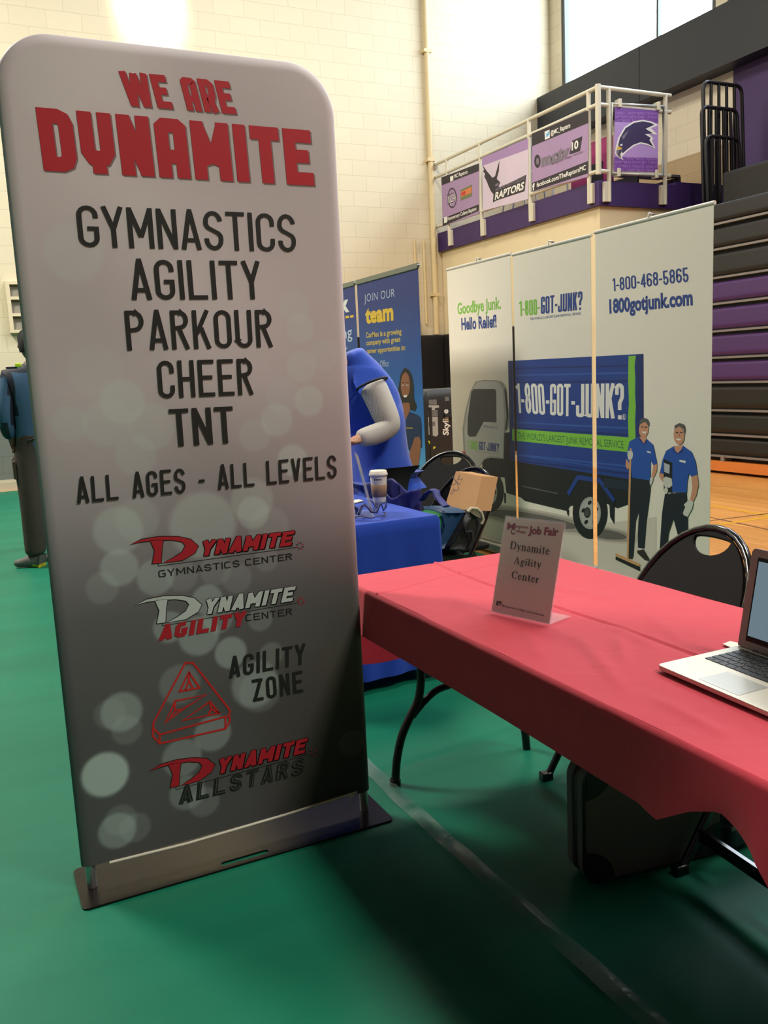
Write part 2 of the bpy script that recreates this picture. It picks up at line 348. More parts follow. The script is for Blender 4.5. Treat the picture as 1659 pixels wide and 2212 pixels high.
yel = mat('court_line_yellow', (214, 160, 40), .4); brn = mat('court_line_brown', (120, 84, 50), .4)
def strip(p, q, wd, z, m):
    p = Vector((p[0], p[1], z)); q = Vector((q[0], q[1], z)); d = (q-p).normalized(); s_ = Vector((-d.y, d.x, 0))*wd/2
    b.add([p+s_, p-s_, q-s_, q+s_], [(0, 1, 2, 3)], m)
def fl(px, py): v = atz(px, py, 0); return (v.x, v.y)
strip(fl(1535, 1091), fl(1700, 1122), .05, .001, yel); strip(fl(1500, 1142), fl(1700, 1111), .05, .0014, yel)
strip(fl(1500, 1110), fl(1700, 1153), .03, .0008, brn); strip(fl(1500, 1129), fl(1680, 1107), .03, .0010, brn)
struct('floor', b)
# green vinyl floor cover
def tarp():
    m, nt, b = nodes_of('green_vinyl'); N = nt.nodes; L = nt.links
    g = N.new('ShaderNodeNewGeometry')
    n1 = N.new('ShaderNodeTexNoise'); n1.inputs['Scale'].default_value = 1.0; n1.inputs['Detail'].default_value = 4
    mp = N.new('ShaderNodeMapping'); mp.inputs['Scale'].default_value = (.45, 3.2, 1); mp.inputs['Rotation'].default_value = (0, 0, .12); L.new(g.outputs['Position'], mp.inputs[0]); L.new(mp.outputs[0], n1.inputs['Vector'])
    n2 = N.new('ShaderNodeTexNoise'); n2.inputs['Scale'].default_value = 60; L.new(g.outputs['Position'], n2.inputs['Vector'])
    mx = N.new('ShaderNodeMix'); mx.data_type = 'RGBA'; mx.inputs[6].default_value = lin((6, 92, 68)); mx.inputs[7].default_value = lin((16, 118, 90))
    L.new(n1.outputs['Fac'], mx.inputs[0]); L.new(mx.outputs[2], b.inputs['Base Color']); b.inputs['Roughness'].default_value = .52; b.inputs['Specular IOR Level'].default_value = .22
    b1 = N.new('ShaderNodeBump'); b1.inputs['Strength'].default_value = .45; b1.inputs['Distance'].default_value = .03; L.new(n1.outputs['Fac'], b1.inputs['Height'])
    b2 = N.new('ShaderNodeBump'); b2.inputs['Strength'].default_value = .12; b2.inputs['Distance'].default_value = .002; L.new(n2.outputs['Fac'], b2.inputs['Height']); L.new(b1.outputs[0], b2.inputs['Normal'])
    L.new(b2.outputs[0], b.inputs['Normal']); return m
m_tarp = tarp()
b = MB()
def tz(x, y):
    z = .003
    for k, yy in enumerate((.55, 1.28, 1.95, 2.62, 3.3, 3.95, 4.9, 5.8, 6.6, 7.4, 8.3)):
        d = y-yy-.10*math.sin(x*1.3+k)-.05*x; z += .006*math.exp(-(d/.022)**2)*(.55+.45*math.sin(x*2.1+k*1.7))
    return z
b.grid(lambda u, v: (-7.9+11.3*u, -2+15.0*v, tz(-7.9+11.3*u, -2+15.0*v)), 160, 640, m_tarp)
tag(b.build('floor_cover'), 'green vinyl sheet spread over the gym floor', 'floor cover')
bb = MB(); bb.box(-8, XR, YB-.02, YB-.001, 0, .12, mat('cove_base', (186, 176, 152), .6)); struct('baseboard_back', bb)
# ------------------------------------------------------------------ balcony
m_cream = mat('cream_block_front', (224, 208, 170), .6, var=.03, scale=3)
XBAL, YBAL = 7.48, 9.0
b = MB(); b.box(XBAL+.06, XR, YBAL+.06, YB, 0, 3.32, m_cream); struct('wall_balcony', b)
b = MB(); b.box(XBAL, XR, YBAL, YB, 3.32, 3.62, m_purple)
b.box(8.75, XR, YBAL-.0, YBAL+.3, 3.62, 3.66, m_purple); struct('trim_4', b)
m_rail = mat('cream_rail_paint', (206, 200, 180), .4, var=.03); m_alr = mat('silver_rail', (190, 192, 190), .35, .35)
rt = empty('balcony_railing', (XBAL, YBAL, 3.62), label='cream tubular steel railing around the corner balcony', cat='railing')
xr = XBAL-.03; yr = YBAL-.03
zt = atx(1287, 187, xr).z; ztop = 4.70
zs = {'top': ztop, 'mid': 4.50, 'low': 3.72}
for nm, z in zs.items():
    b = MB(); b.tube([(xr, YB-.02, z), (xr, yr, z)], .026, m_rail); b.build('rail', rt)
    b = MB(); b.tube([(xr, yr, z), (8.62, yr, z)], .026, m_rail); b.build('rail', rt)
for px in (947, 1036, 1143, 1272):
    y = atx(px, 300 if px > 1000 else 400, xr).y
    if px == 947: y = 12.65
    b = MB(); b.tube([(xr, y, 3.36), (xr, y, ztop)], .028, m_rail); b.build('post', rt)
    b = MB(); b.box(xr-.012, XBAL+.002, y-.07, y+.02, 3.36, 3.60, m_rail); b.build('bracket', rt, bevel=.004)
for px in (1315, 1437):
    x = aty(px, 300, yr).x
    b = MB(); b.tube([(x, yr, 3.36), (x, yr, ztop)], .028, m_rail); b.build('post', rt)
    b = MB(); b.box(x-.08, x+.02, yr-.012, YBAL+.002, 3.36, 3.60, m_rail); b.build('bracket', rt, bevel=.004)
b = MB(); b.tube([(xr, yr, 3.68), (xr, yr, ztop+.03)], .036, m_rail); b.build('post', rt)
b = MB(); b.lathe([(0, 0), (.07, 0), (.07, .03), (.03, .05), (0, .05)], m_rail); 
o = b.build('wall_flange', rt, worldspace=False); o.location = (xr-XBAL, YB-.0-YBAL, ztop-3.62); o.rotation_euler = (PI/2, 0, 0)
# printed railing banners
W_ = mat('print_white', (228, 226, 220), .6); DK = mat('print_charcoal', (44, 38, 46), .6); GY = mat('print_grey', (118, 108, 122), .6)
LIL = mat('print_lilac', (162, 134, 172), .6, var=.10, scale=1.5); PUR = mat('print_purple', (112, 80, 140), .6); PAL = mat('print_pale_lilac', (206, 190, 208), .6, var=.08, scale=2)
PUD = mat('print_deep_purple', (62, 34, 92), .6)
c2 = (930, 180, 4.484); xb = xr-.035
def quad_banner(name, corners, crop, m, label, grp, axis='x'):
    """hung vinyl banner: slab with the given corner pixels (bl, br, tr, tl)"""
    A = Art((xb, 0, 0) if axis == 'x' else (0, yr-.035, 0), (-1, 0, 0) if axis == 'x' else (0, -1, 0), crop, .00025)
    V = [A.P(*c) for c in corners]; n = A.n
    A.b.add([v for v in V]+[v-n*.004 for v in V], [(0, 1, 2, 3), (7, 6, 5, 4), (0, 4, 5, 1), (1, 5, 6, 2), (2, 6, 7, 3), (3, 7, 4, 0)], m)
    return A
def finish(A, name, label, cat, grp=None):
    o = A.b.build(name); return tag(o, label, cat, grp)
A = quad_banner('', [(118, 1385), (468, 1262), (468, 775), (105, 912)], c2, LIL, '', '')
A.poly([(105, 912), (468, 775), (468, 850), (107, 990)], DK); A.poly([(117, 1310), (468, 1172), (468, 1235), (119, 1385)], DK)
A.text('MC Raptors', (228, 920), (358, 872), (228, 884), W_, .02); A.poly([(190, 905), (220, 893), (222, 940), (192, 952)], W_)
A.text('Montgomery College Raptors', (165, 1332), (445, 1228), (165, 1298), W_, .02); A.poly([(130, 1300), (160, 1288), (162, 1345), (132, 1356)], W_)
A.line([(210+42*math.cos(t*.35), 1110+92*math.sin(t*.35)) for t in range(18)], .02, DK, True); A.text('NJCAA', (168, 1175), (252, 1135), (165, 1085), DK, .03)
A.text('NJCAA', (172, 1168), (248, 1130), (170, 1092), W_, -.005)
A.poly([(292, 1035), (402, 980), (402, 1092), (292, 1135)], mat('print_moss', (110, 118, 78), .6)); A.poly([(296, 1050), (400, 1000), (400, 1060), (296, 1100)], mat('print_orange', (206, 120, 70), .6)); A.poly([(300, 1060), (340, 1040), (340, 1075), (300, 1090)], mat('print_red2', (190, 50, 50), .6))
finish(A, 'railing_banner', 'lilac banner on balcony railing reading MC Raptors, nearest the pipe', 'banner', 'banners hung on the balcony railing')
A = quad_banner('', [(510, 1235), (945, 1120), (942, 535), (500, 722)], c2, PAL, '', '')
A.poly([(500, 722), (942, 535), (942, 640), (501, 800)], mat('print_mid_lilac', (160, 128, 176), .6))
A.poly([(505, 792), (545, 850), (600, 915), (625, 900), (668, 745), (662, 850), (642, 925), (675, 960), (660, 1000), (690, 1010), (650, 1090), (618, 1085), (585, 1045), (560, 990), (545, 950), (520, 900), (530, 880), (508, 850), (520, 840)], DK)
A.poly([(622, 990), (648, 965), (664, 975), (650, 992), (630, 1000)], GY)
A.poly([(612, 1040), (928, 885), (912, 1045), (640, 1135), (605, 1155)], DK)
A.text('RAPTORS', (622, 1128), (900, 1025), (632, 1058), W_, .035); A.text('MONTGOMERY COLLEGE', (628, 1048), (912, 930), (632, 1018), GY, .02)
finish(A, 'railing_banner', 'pale lilac banner with a spread-wing bird and the word RAPTORS', 'banner', 'banners hung on the balcony railing')
A = quad_banner('', [(985, 1048), (1525, 905), (1528, 262), (982, 488)], c2, LIL, '', '')
A.poly([(982, 488), (1528, 262), (1528, 385), (983, 610)], DK); A.poly([(984, 965), (1526, 752), (1526, 872), (985, 1048)], DK)
A.poly([(1105, 470), (1152, 448), (1156, 528), (1110, 548)], W_); A.poly([(1112, 480), (1130, 492), (1140, 462), (1150, 470), (1148, 500), (1128, 522), (1114, 512), (1124, 508)], mat('print_sky_blue', (80, 170, 220), .6))
A.text('@MC_Raptors', (1165, 505), (1355, 425), (1163, 462), W_, .02)
A.ell(1036, 755, 30, 64, DK); A.ell(1038, 755, 15, 34, GY)
A.text('mctv', (1075, 805), (1350, 700), (1075, 700), GY, .07); A.poly([(1375, 555), (1472, 512), (1448, 655), (1345, 688)], DK); A.text('10', (1368, 650), (1432, 625), (1370, 575), W_, .03)
A.text('Montgomery College Television', (1175, 790), (1475, 670), (1175, 770), GY, .01)
A.text('facebook.com/TheRaptorsMC', (1030, 1005), (1505, 835), (1030, 962), W_, .02); A.text('f', (990, 1035), (1012, 1028), (988, 975), W_, .05)
finish(A, 'railing_banner', 'lilac banner reading MCTV 10 and a web address, widest of the row', 'banner', 'banners hung on the balcony railing')
c3 = (1250, 150, 4.056)
A = quad_banner('', [(310, 888), (692, 900), (700, 362), (318, 328)], c3, mat('print_violet', (112, 62, 150), .6), '', '', 'y')
A.poly([(312, 768), (695, 775), (699, 470), (315, 460)], mat('print_light_violet', (172, 138, 200), .6, var=.1, scale=3))
for txt, x0, x1, y in (('DING - WOMEN\'S TENNIS', 322, 692, 392), ('OMEN\'S SOCCER - MEN\'S', 320, 694, 425), ('- MEN\'S BASKETBALL -', 330, 694, 458), ('- WOMEN\'S TENNIS', 400, 692, 790), ('WOMEN\'S SOCCER - MEN\'S', 315, 692, 822), ('L - MEN\'S TRACK AND FI', 315, 690, 858), ('DING - WOMEN\'S TENNIS', 315, 688, 890)):
    A.text(txt, (x0, y), (x1, y+6), (x0, y-22), mat('print_soft_violet', (156, 112, 190), .6), .015)
head = [(392, 795), (345, 772), (318, 740), (322, 690), (345, 600), (400, 505), (480, 455), (560, 442), (640, 458), (698, 488), (632, 515), (690, 572), (610, 562), (655, 605), (640, 620), (672, 695), (610, 665), (540, 650), (480, 675), (420, 720), (375, 765)]
A.poly(head, W_)
A.poly([(360, 700), (345, 660), (360, 600), (410, 515), (485, 468), (560, 455), (630, 468), (662, 486), (585, 520), (650, 560), (578, 568), (632, 600), (618, 618), (655, 680), (600, 650), (540, 638), (475, 662), (420, 705), (385, 735)], mat('print_ink_purple', (48, 28, 78), .6))
A.poly([(330, 690), (345, 672), (382, 690), (372, 700), (340, 702)], mat('print_beak_yellow', (210, 170, 50), .6)); A.poly([(330, 705), (385, 702), (365, 745), (372, 782), (345, 765), (328, 735)], GY); A.poly([(352, 710), (380, 705), (358, 740), (360, 765), (345, 745)], DK); A.poly([(360, 660), (382, 650), (380, 672), (362, 668)], W_)
A.poly([(375, 590), (440, 530), (420, 565), (390, 615)], GY)
sq = finish(A, 'square_railing_banner', 'violet square banner with a bird head emblem on the balcony front rail', 'banner')
fr = MB(); q = Art((0, yr-.02, 0), (0, -1, 0), c3)
fp = [q.P(*p) for p in ((288, 912), (735, 935), (742, 325), (290, 300))]; fr.tube(fp, .022, m_alr, 8, closed=True); fr.build('frame', parent=sq)
for px, py in ((350, 300), (688, 325), (340, 905), (672, 920)):
    cc = q.P(px, py); fr = MB(); fr.box(cc.x-.02, cc.x+.02, yr-.06, yr+.03, cc.z-.05, cc.z+.05, m_rail); fr.build('clamp', parent=sq, bevel=.004)
# things on the balcony
m_mag = mat('magenta_vinyl', (150, 40, 96), .5, var=.1, scale=2); m_black = mat('black_plastic', (20, 20, 21), .4)
b = MB(); b.box(8.3, 8.36, 9.75, 10.6, 3.62, 4.40, m_mag); b.box(8.29, 8.3, 9.9, 10.2, 3.75, 4.1, m_black)
tag(b.build('padded_mat', bevel=.01), 'magenta padded board standing on the balcony behind the railing', 'mat')
m_white_metal = mat('white_metal', (214, 214, 206), .4, .2)
def stack_chair(loc, rz, label):
    t = empty('stacking_chair', loc, rz, label, 'chair', 'stacking chairs on the balcony')
    for s in (-1, 1):
        b = MB(); b.tube([(.2, s*.2, 0), (.16, s*.2, .42), (-.12, s*.2, .44), (-.2, s*.2, .0)], .014, m_white_metal); b.build('leg', t, worldspace=False)
    b = MB(); b.grid(lambda u, v: (-.2+.4*u, -.21+.42*v, .45-.03*math.sin(PI*u)), 6, 6, m_black); b.build('seat', t, worldspace=False, solid=.015)
    b = MB(); b.grid(lambda u, v: (-.2-.06*u, -.2+.4*v, .5+.3*u), 6, 6, m_black); b.build('backrest', t, worldspace=False, solid=.015)
stack_chair((7.9, 10.6, 3.62), .3, 'dark stacking chair with white legs behind the balcony railing, beside the magenta board')
stack_chair((7.85, 11.25, 3.62), -.2, 'dark stacking chair with white legs on balcony, nearest the MC Raptors banner')
t = empty('slatted_bench', (8.7, 9.35, 3.62), label='dark slatted bench lying folded on the balcony deck', cat='bench')
for k in range(5):
    b = MB(); b.box(8.3, 9.12, 9.30+k*.09, 9.36+k*.09, 3.80+.012*k, 3.83+.012*k, mat('bench_grey', (96, 88, 84), .5)); b.build('slat', t)
for x in (8.35, 9.08):
    b = MB(); b.box(x, x+.03, 9.28, 9.74, 3.62, 3.80, m_black); b.build('leg', t)
# bleacher
XBL = 8.1; YBL = 8.62
bt = empty('bleacher', (XBL, 4, 0), label='closed telescopic bleacher with black and purple seat rows along the side wall', cat='bleachers')
m_bk = mat('bleacher_black', (17, 16, 16), .45, var=.1); m_bp = mat('bleacher_purple', (66, 34, 92), .4, var=.06, scale=3); m_bd = mat('bleacher_charcoal', (24, 23, 26), .45, var=.05)
m_edge = mat('bleacher_trim', (136, 130, 128), .4, .4)
zr = [.21, .464, .751, 1.079, 1.367, 1.673, 1.988, 2.284, 2.604, 2.889, 3.16]
for i in range(len(zr)-1):
    m = m_bp if 3 <= i <= 6 else (m_bk if i < 3 else m_bd); z0, z1 = zr[i]+.03, zr[i+1]-.045
    b = MB(); b.grid(lambda u, v: (XBL-.004+.02*u-.018*min(1, u/.12) if u < .9 else XBL-.004+(u-.9)*.25, -6+(YBL+6)*v, z0+(z1-z0)*u), 10, 2, m)
    b.box(XBL+.02, XBL+.3, -6, YBL, z0-.02, z1, m); b.build('seat_row', bt)
    b = MB(); b.box(XBL-.02, XBL+.1, -6, YBL, zr[i]-.012, zr[i]+.012, m_edge); b.build('row_rail', bt)
b = MB(); b.box(XBL+.1, XBL+.9, -6, YBL, 0, 3.1, m_bk); b.build('frame', bt)
b = MB(); b.box(XBL-.04, XBL+.1, -6, YBL, .035, .15, mat('kick_wood', (206, 120, 52), .45, var=.12, scale=6)); b.build('kickboard', bt)
for y in (7.5, 6.2): b = MB(); b.box(XBL-.03, XBL+.1, y, y+.05, .14, .21, m_edge); b.build('bracket', bt)
# top seat block and the stacked guard rails on the top deck
b = MB(); b.box(XBL+.9, XR, -6, YBAL, 2.9, 3.12, m_bd); struct('trim_3', b)
b = MB(); b.box(8.5, 8.85, 7.0, 8.0, 3.12, 3.55, m_black); tag(b.build('seat_box', bevel=.04), 'black padded seat box on top of the bleacher', 'seat')
m_rackm = mat('black_steel', (30, 28, 28), .4, .3)
for (x0, x1, z1, y, lab) in ((8.72, 9.38, 4.75, 8.52, 'tallest black guard rail of the nested stack on the bleacher deck'), (8.60, 9.20, 4.42, 8.42, 'middle-height black guard rail of the nested stack on the bleacher deck'), (8.57, 9.13, 4.05, 8.32, 'shortest black guard rail of the nested stack on the bleacher deck')):
    t = empty('guard_rail', ((x0+x1)/2, y, 3.12), label=lab, cat='guard rail', group='nested guard rails on the bleacher')
    b = MB(); r_ = .09
    loop = [(x0+.06, y, 3.13), (x0, y, z1-r_)]+[(x0+r_-r_*math.cos(a*PI/8), y, z1-r_+r_*math.sin(a*PI/8)) for a in range(1, 5)]+[(x1-r_+r_*math.sin(a*PI/8), y, z1-r_+r_*math.cos(a*PI/8)) for a in range(0, 5)]+[(x1+.10, y, 3.13)]
    b.tube(loop, .024, m_rackm, 8); b.build('frame', t)
    for k in range(1, 5):
        x = x0+(x1-x0)*k/5; b = MB(); b.tube([(x+.08*k/5, y, 3.13), (x, y, z1-.01)], .02, m_rackm, 8); b.build('bar', t)
# wall pads under the balcony and along the back wall
m_pad = mat('black_wall_pad', (24, 22, 22), .5, var=.08, scale=3)
for k in range(4):
    x = 3.9+k*.62 if k < 0 else 5.08+k*.62; b = MB(); b.box(x, x+.60, YB-.09, YB-.01, .12, 1.963, m_pad)
    tag(b.build('wall_pad', bevel=.02), 'black padded panel on the back wall, '+('left end of its row', 'second from the left end', 'third from the left end', 'nearest the corner')[k], 'wall pad', 'black pads on the back wall')
for k in range(4):
    y = YB-.75-k*.92; b = MB(); b.box(XBAL-.04, XBAL+.055, y-.30, y+.6, .12, 1.963, m_pad)
    tag(b.build('wall_pad', bevel=.02), 'black wall pad below the balcony, '+('first', 'second', 'third', 'fourth')[k]+' from the corner', 'wall pad', 'black pads below the balcony')
# pipe and conduits in the corner
m_pipe = mat('pipe_cream', (212, 192, 146), .45, var=.05)
b = MB(); b.tube([(7.36, YB-.06, 1.97), (7.36, YB-.06, 8.9)], .045, m_pipe, 12)
for z in (2.6, 4.74, 6.4): b.box(7.29, 7.43, YB-.11, YB, z, z+.05, m_pipe)
tag(b.build('wall_pipe'), 'tall cream pipe running up the back wall beside the balcony', 'pipe')
for k, x in enumerate((7.02, 7.19)):
    b = MB(); b.tube([(x, YB-.03, 2.15), (x, YB-.03, 3.5)], .022, m_pipe, 8)
    if k == 0: b.box(x-.05, x+.05, YB-.07, YB, 1.99, 2.16, mat('conduit_box', (170, 158, 128), .5))
    tag(b.build('conduit'), ('thin cream conduit ending in a small junction box', 'plain thin cream conduit beside the tall corner pipe')[k], 'conduit', 'conduits on the back wall')
# louvred wall unit at the left
t = empty('wall_shelf_window', (.95, YB-.05, 2.14), label='cream framed louvre unit fixed high on the back wall at the left', cat='wall vent')
x0, x1 = .74, 1.75; m_frame = mat('cream_frame', (214, 200, 168), .5); m_pane = mat('grey_louvre', (122, 116, 100), .5, var=.1)
b = MB(); b.box(x0, x0+.05, YB-.10, YB, 2.14, 2.82, m_frame); b.box(x1-.05, x1, YB-.10, YB, 2.14, 2.82, m_frame)
for z in (2.14, 2.36, 2.58, 2.78): b.box(x0+.05, x1-.05, YB-.10, YB, z, z+.04, m_frame)
b.build('frame', t)
for k, z in enumerate((2.18, 2.40, 2.62)):
    b = MB(); b.add([(x0+.05, YB-.02, z+.18), (x1-.05, YB-.02, z+.18), (x1-.05, YB-.07, z), (x0+.05, YB-.07, z)], [(0, 1, 2, 3)], m_pane); b.build('louvre', t, solid=.006)
b = MB(); b.box(-2.2, .60, YB-.08, YB-.01, .95, 1.12, m_purple); tag(b.build('wall_cushion', bevel=.01), 'purple strip pad on the back wall at far left edge', 'wall pad')
# ceiling lamps
for lx, ly in LAMP_SPOTS:
    t = MB(); t.box(lx-.8, lx+.8, ly-.8, ly+.8, 8.60, 8.75, mat('lamp_housing', (200, 200, 196), .5)); t.box(lx-.02, lx+.02, ly-.02, ly+.02, 8.75, 9.0, m_edge)
    o = t.build('ceiling_lamp'); tag(o, 'square white gym lamp hung from the ceiling', 'lamp', 'gym ceiling lamps')
# ------------------------------------------------------------------ tall fabric banner stand
YF = 2.37; FX0, FX1, FZ0, FZ1 = .163, 1.034, .076, 2.216; RC = .135; TH = .016
ft = empty('banner_stand', (.6, YF, 0), label='tall light grey fabric banner stand listing gymnastics and agility, on a black plate', cat='banner')
mf, nt, bs = nodes_of('printed_fabric'); at_ = nt.nodes.new('ShaderNodeVertexColor'); at_.layer_name = 'print'
nt.links.new(at_.outputs[0], bs.inputs['Base Color']); bs.inputs['Roughness'].default_value = .55; bs.inputs['Sheen Weight'].default_value = .15
PK = lambda px, py, c: aty(c[0]+px/c[2], c[1]+py/c[2], YF-TH)
k1, k2, k3 = (0, 0, 2.183), (0, 420, 2.074), (100, 1080, 2.183)
bok = []
for (c, lst) in ((k3, [(340, 145, 90, .5), (345, 320, 70, .5), (265, 415, 60, .25), (740, 120, 130, .5), (975, 60, 65, .5), (1050, 130, 85, .2), (515, 365, 70, .45), (1040, 280, 50, .2), (800, 330, 62, .2), (760, 470, 60, .5), (580, 600, 62, .5), (720, 640, 80, .55), (810, 560, 60, .4), (870, 720, 65, .6), (1060, 730, 52, .3), (985, 870, 98, .5), (1010, 900, 90, .25), (630, 870, 80, .3), (355, 1000, 78, .55), (380, 1085, 58, .25), (300, 1010, 60, .2), (278, 1295, 88, .95), (785, 1100, 75, .5), (640, 1215, 78, .45), (665, 1380, 72, .4), (745, 1425, 62, .3), (335, 1560, 72, .55), (350, 1510, 62, .25), (420, 1545, 60, .25), (1010, 560, 52, .3), (900, 370, 60, .2), (640, 360, 60, .2), (430, 90, 80, .25), (1440, 1150, 60, .15)]),
                  (k2, [(550, 930, 75, .45), (310, 1030, 60, .25), (1345, 600, 55, .3), (1350, 770, 60, .3), (1385, 925, 58, .5), (1240, 1010, 62, .45), (1310, 1190, 60, .55), (1140, 1080, 60, .25), (610, 1170, 72, .25), (680, 1040, 82, .3), (480, 1020, 82, .25), (330, 260, 95, .3), (1130, 1370, 82, .4), (1450, 720, 60, .2), (1320, 500, 60, .2), (430, 790, 90, .15), (1270, 900, 70, .2), (640, 130, 110, .15)]),
                  (k1, [(240, 400, 120, .25), (520, 330, 110, .2), (900, 700, 130, .15)])):
    for x, y, r, s in lst: p = PK(x, y, c); bok.append((p.x, p.z, 1.22*r/c[2]/800, s))
def fab_col(x, z):
    h = (z-FZ0)/(FZ1-FZ0); st = [(0, 88), (.18, 94), (.32, 112), (.46, 170), (.60, 206), (1, 210)]
    for (a, ca), (b_, cb) in zip(st, st[1:]):
        if a <= h <= b_: g = ca+(cb-ca)*(h-a)/(b_-a); break
    else: g = 198
    u = (x-FX0)/(FX1-FX0); g *= 1+.10*noise.noise(Vector((x*3.1, z*2.3, 1.7)))
    q = max(0, min(1, (u-.55)/.4))*max(0, min(1, (.42-h)/.35)); g *= 1-.45*q  # table's shade painted into the print colour, darkening the lower right
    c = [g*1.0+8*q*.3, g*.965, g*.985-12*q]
    for bx, bz, br, s in bok:
        d = math.hypot(x-bx, z-bz)/br
        if d < 1.12:
            k = min(.92, s*.85)*(1 if d < .92 else (1.12-d)/.2)
            for i, t_ in enumerate((208, 226, 220)): c[i] += (t_-c[i])*k*(1 if t_ > c[i] else 0)
    return [((v/255)/12.92 if v < 10 else ((v/255+.055)/1.055)**2.4) for v in c]
NU, NV = 210, 470
b = MB()
def outline(z):
    if z > FZ1-RC: s = RC-math.sqrt(max(0, RC*RC-(z-FZ1+RC)**2)); return FX0+s, FX1-s
    return FX0, FX1
def zrow(v): return FZ0+(FZ1-FZ0)*(1-(1-v)**1.0) if v < .9 else FZ0+(FZ1-FZ0)*(.9+.1*math.sin((v-.9)/.1*PI/2))
def fab(side):
    def f(u, v):
        z = zrow(v); a, c = outline(z); uu = .5-.5*math.cos(PI*u) if False else u
        x = a+(c-a)*uu
        if z > FZ1-RC:
            cxl = min(max(x, FX0+RC), FX1-RC); d = RC-math.hypot(x-cxl, z-(FZ1-RC)) if cxl != x else FZ1-z
        else: d = min(x-FX0, FX1-x, FZ1-z)
        d = max(0, d); e = min(1, d/.03); th = TH*math.sqrt(max(0, 1-(1-e)**2))
        return (x, YF+side*th, z)
    return f
b.grid(fab(-1), NU, NV, mf); b.grid(fab(1), 60, 120, mf)
nfab = len(b.v)
BLK = mat('print_black', (28, 30, 28), .6); RED = mat('print_red', (188, 28, 44), .6); RDK = mat('print_letter_shadow', (128, 116, 118), .6); LTG = mat('print_silver', (206, 212, 208), .6)
A = Art((0, YF-TH, 0), (0, -1, 0), k1, .00025); A.k = 2
SH = .0035
def dyn_text(txt, bl, br, tl, **k):
    A.crop = k1
    A.stext(txt, (bl[0]+7, bl[1]+7), (br[0]+7, br[1]+7), (tl[0]+7, tl[1]+7), RDK, layer=2, **k); A.stext(txt, bl, br, tl, RED, layer=4, **k)
dyn_text('WE ARE', (602, 498), (1116, 540), (557, 334), w=.50, t=.215, gap=.085, space=.38, style='block')
dyn_text('DYNAMITE', (207, 805), (1483, 877), (166, 505), w=.56, t=.235, gap=.085, style='block')
A.crop = k1; A.stext('GYMNASTICS', (374, 1165), (1398, 1190), (355, 967), BLK, w=.44, t=.105, gap=.085)
A.crop = k2
A.stext('AGILITY', (592, 473), (1172, 470), (575, 291), BLK, w=.44, t=.11, gap=.10)
A.stext('PARKOUR', (571, 700), (1223, 684), (556, 521), BLK, w=.42, t=.105, gap=.10)
A.stext('CHEER', (712, 915), (1136, 897), (700, 746), BLK, w=.42, t=.11, gap=.10)
A.stext('TNT', (768, 1131), (1052, 1113), (754, 962), BLK, w=.42, t=.115, gap=.07)
A.stext('ALL AGES - ALL LEVELS', (347, 1385), (1508, 1270), (338, 1268), BLK, w=.42, t=.12, gap=.11, space=.42)
A.crop = k3
def logo(f, fill, edge):
    F = lambda pts: [f(*p) for p in pts]
    sw = [(398, 210), (450, 186), (530, 173), (620, 173), (680, 186), (716, 218), (700, 250), (640, 284), (552, 297), (600, 272), (640, 246), (656, 215), (640, 197), (590, 188), (520, 190), (450, 197)]
    stem = [(490, 190), (551, 187), (544, 235), (541, 296), (500, 300), (512, 240)]
    for s in (sw, stem): A.line(F(s), .0045, edge, True, layer=3); A.poly(F(s), fill, layer=5)
    for dx, dy in ((-3, -2), (3, -2), (-3, 3), (3, 3), (5, 4)): A.stext('YNAMITE', f(724+dx, 266+dy), f(1154+dx, 214+dy), f(742+dx, 193+dy), edge, w=.62, t=.24, gap=.10, layer=4)
    A.stext('YNAMITE', f(724, 266), f(1154, 214), f(742, 193), fill, w=.62, t=.24, gap=.10, layer=6)
    A.line(F([(541, 296), (527, 300), (527, 312), (1188, 222)]), .0016, edge, layer=3)
for i, (f, fill) in enumerate(((lambda x, y: (x, y), RED), (lambda x, y: (422+(x-398)*.975, y+285-.03*(x-398)), LTG), (lambda x, y: (487+(x-398)*.965, y+1068-.119*(x-398)), RED))):
    logo(f, fill, BLK)
    for k in range(8):
        a = k*PI/4+.3; p = f(1196, 216); A.line([(p[0]+9*math.cos(a), p[1]+9*math.sin(a)), (p[0]+20*math.cos(a), p[1]+20*math.sin(a))], .0025, (RED if k % 2 or i == 1 else BLK), layer=3)
A.stext('GYMNASTICS CENTER', (530, 366), (1160, 281), (527, 333), BLK, w=.92, t=.16, gap=.22, space=.55, layer=3)
A.stext('AGILITY', (530, 664), (932, 592), (542, 592), RED, w=.66, t=.27, gap=.12, layer=7); A.stext('CENTER', (940, 573), (1160, 541), (938, 541), BLK, w=.85, t=.14, gap=.22, layer=3)
A.stext('AGILITY', (862, 843), (1220, 773), (862, 742), BLK, w=.46, t=.15, gap=.11, layer=3); A.stext('ZONE', (975, 953), (1212, 906), (968, 848), BLK, w=.46, t=.15, gap=.13, layer=3)
REDL = mat('print_bright_red', (214, 40, 36), .6)
for pts, cl in (([(655, 768), (692, 768), (866, 992), (862, 1016), (535, 1106), (503, 1075), (505, 1050)], True), ([(503, 1075), (503, 1114), (535, 1148), (845, 1078), (866, 1042), (862, 1016)], False), ([(535, 1106), (535, 1148)], False), ([(845, 1022), (845, 1078)], False), ([(672, 812), (722, 885), (628, 903)], True), ([(672, 812), (672, 850), (656, 896)], False), ([(672, 850), (692, 890)], False), ([(607, 948), (754, 918), (640, 988), (560, 1050)], True), ([(607, 948), (605, 992), (640, 988)], False), ([(605, 992), (582, 1032)], False), ([(642, 1040), (772, 950), (815, 1005)], True), ([(772, 950), (776, 985), (815, 1005)], False), ([(776, 985), (766, 1012)], False)):
    A.line(pts, .0055, REDL, cl, layer=4)
GRN = mat('print_grey_outline', (96, 96, 90), .6)
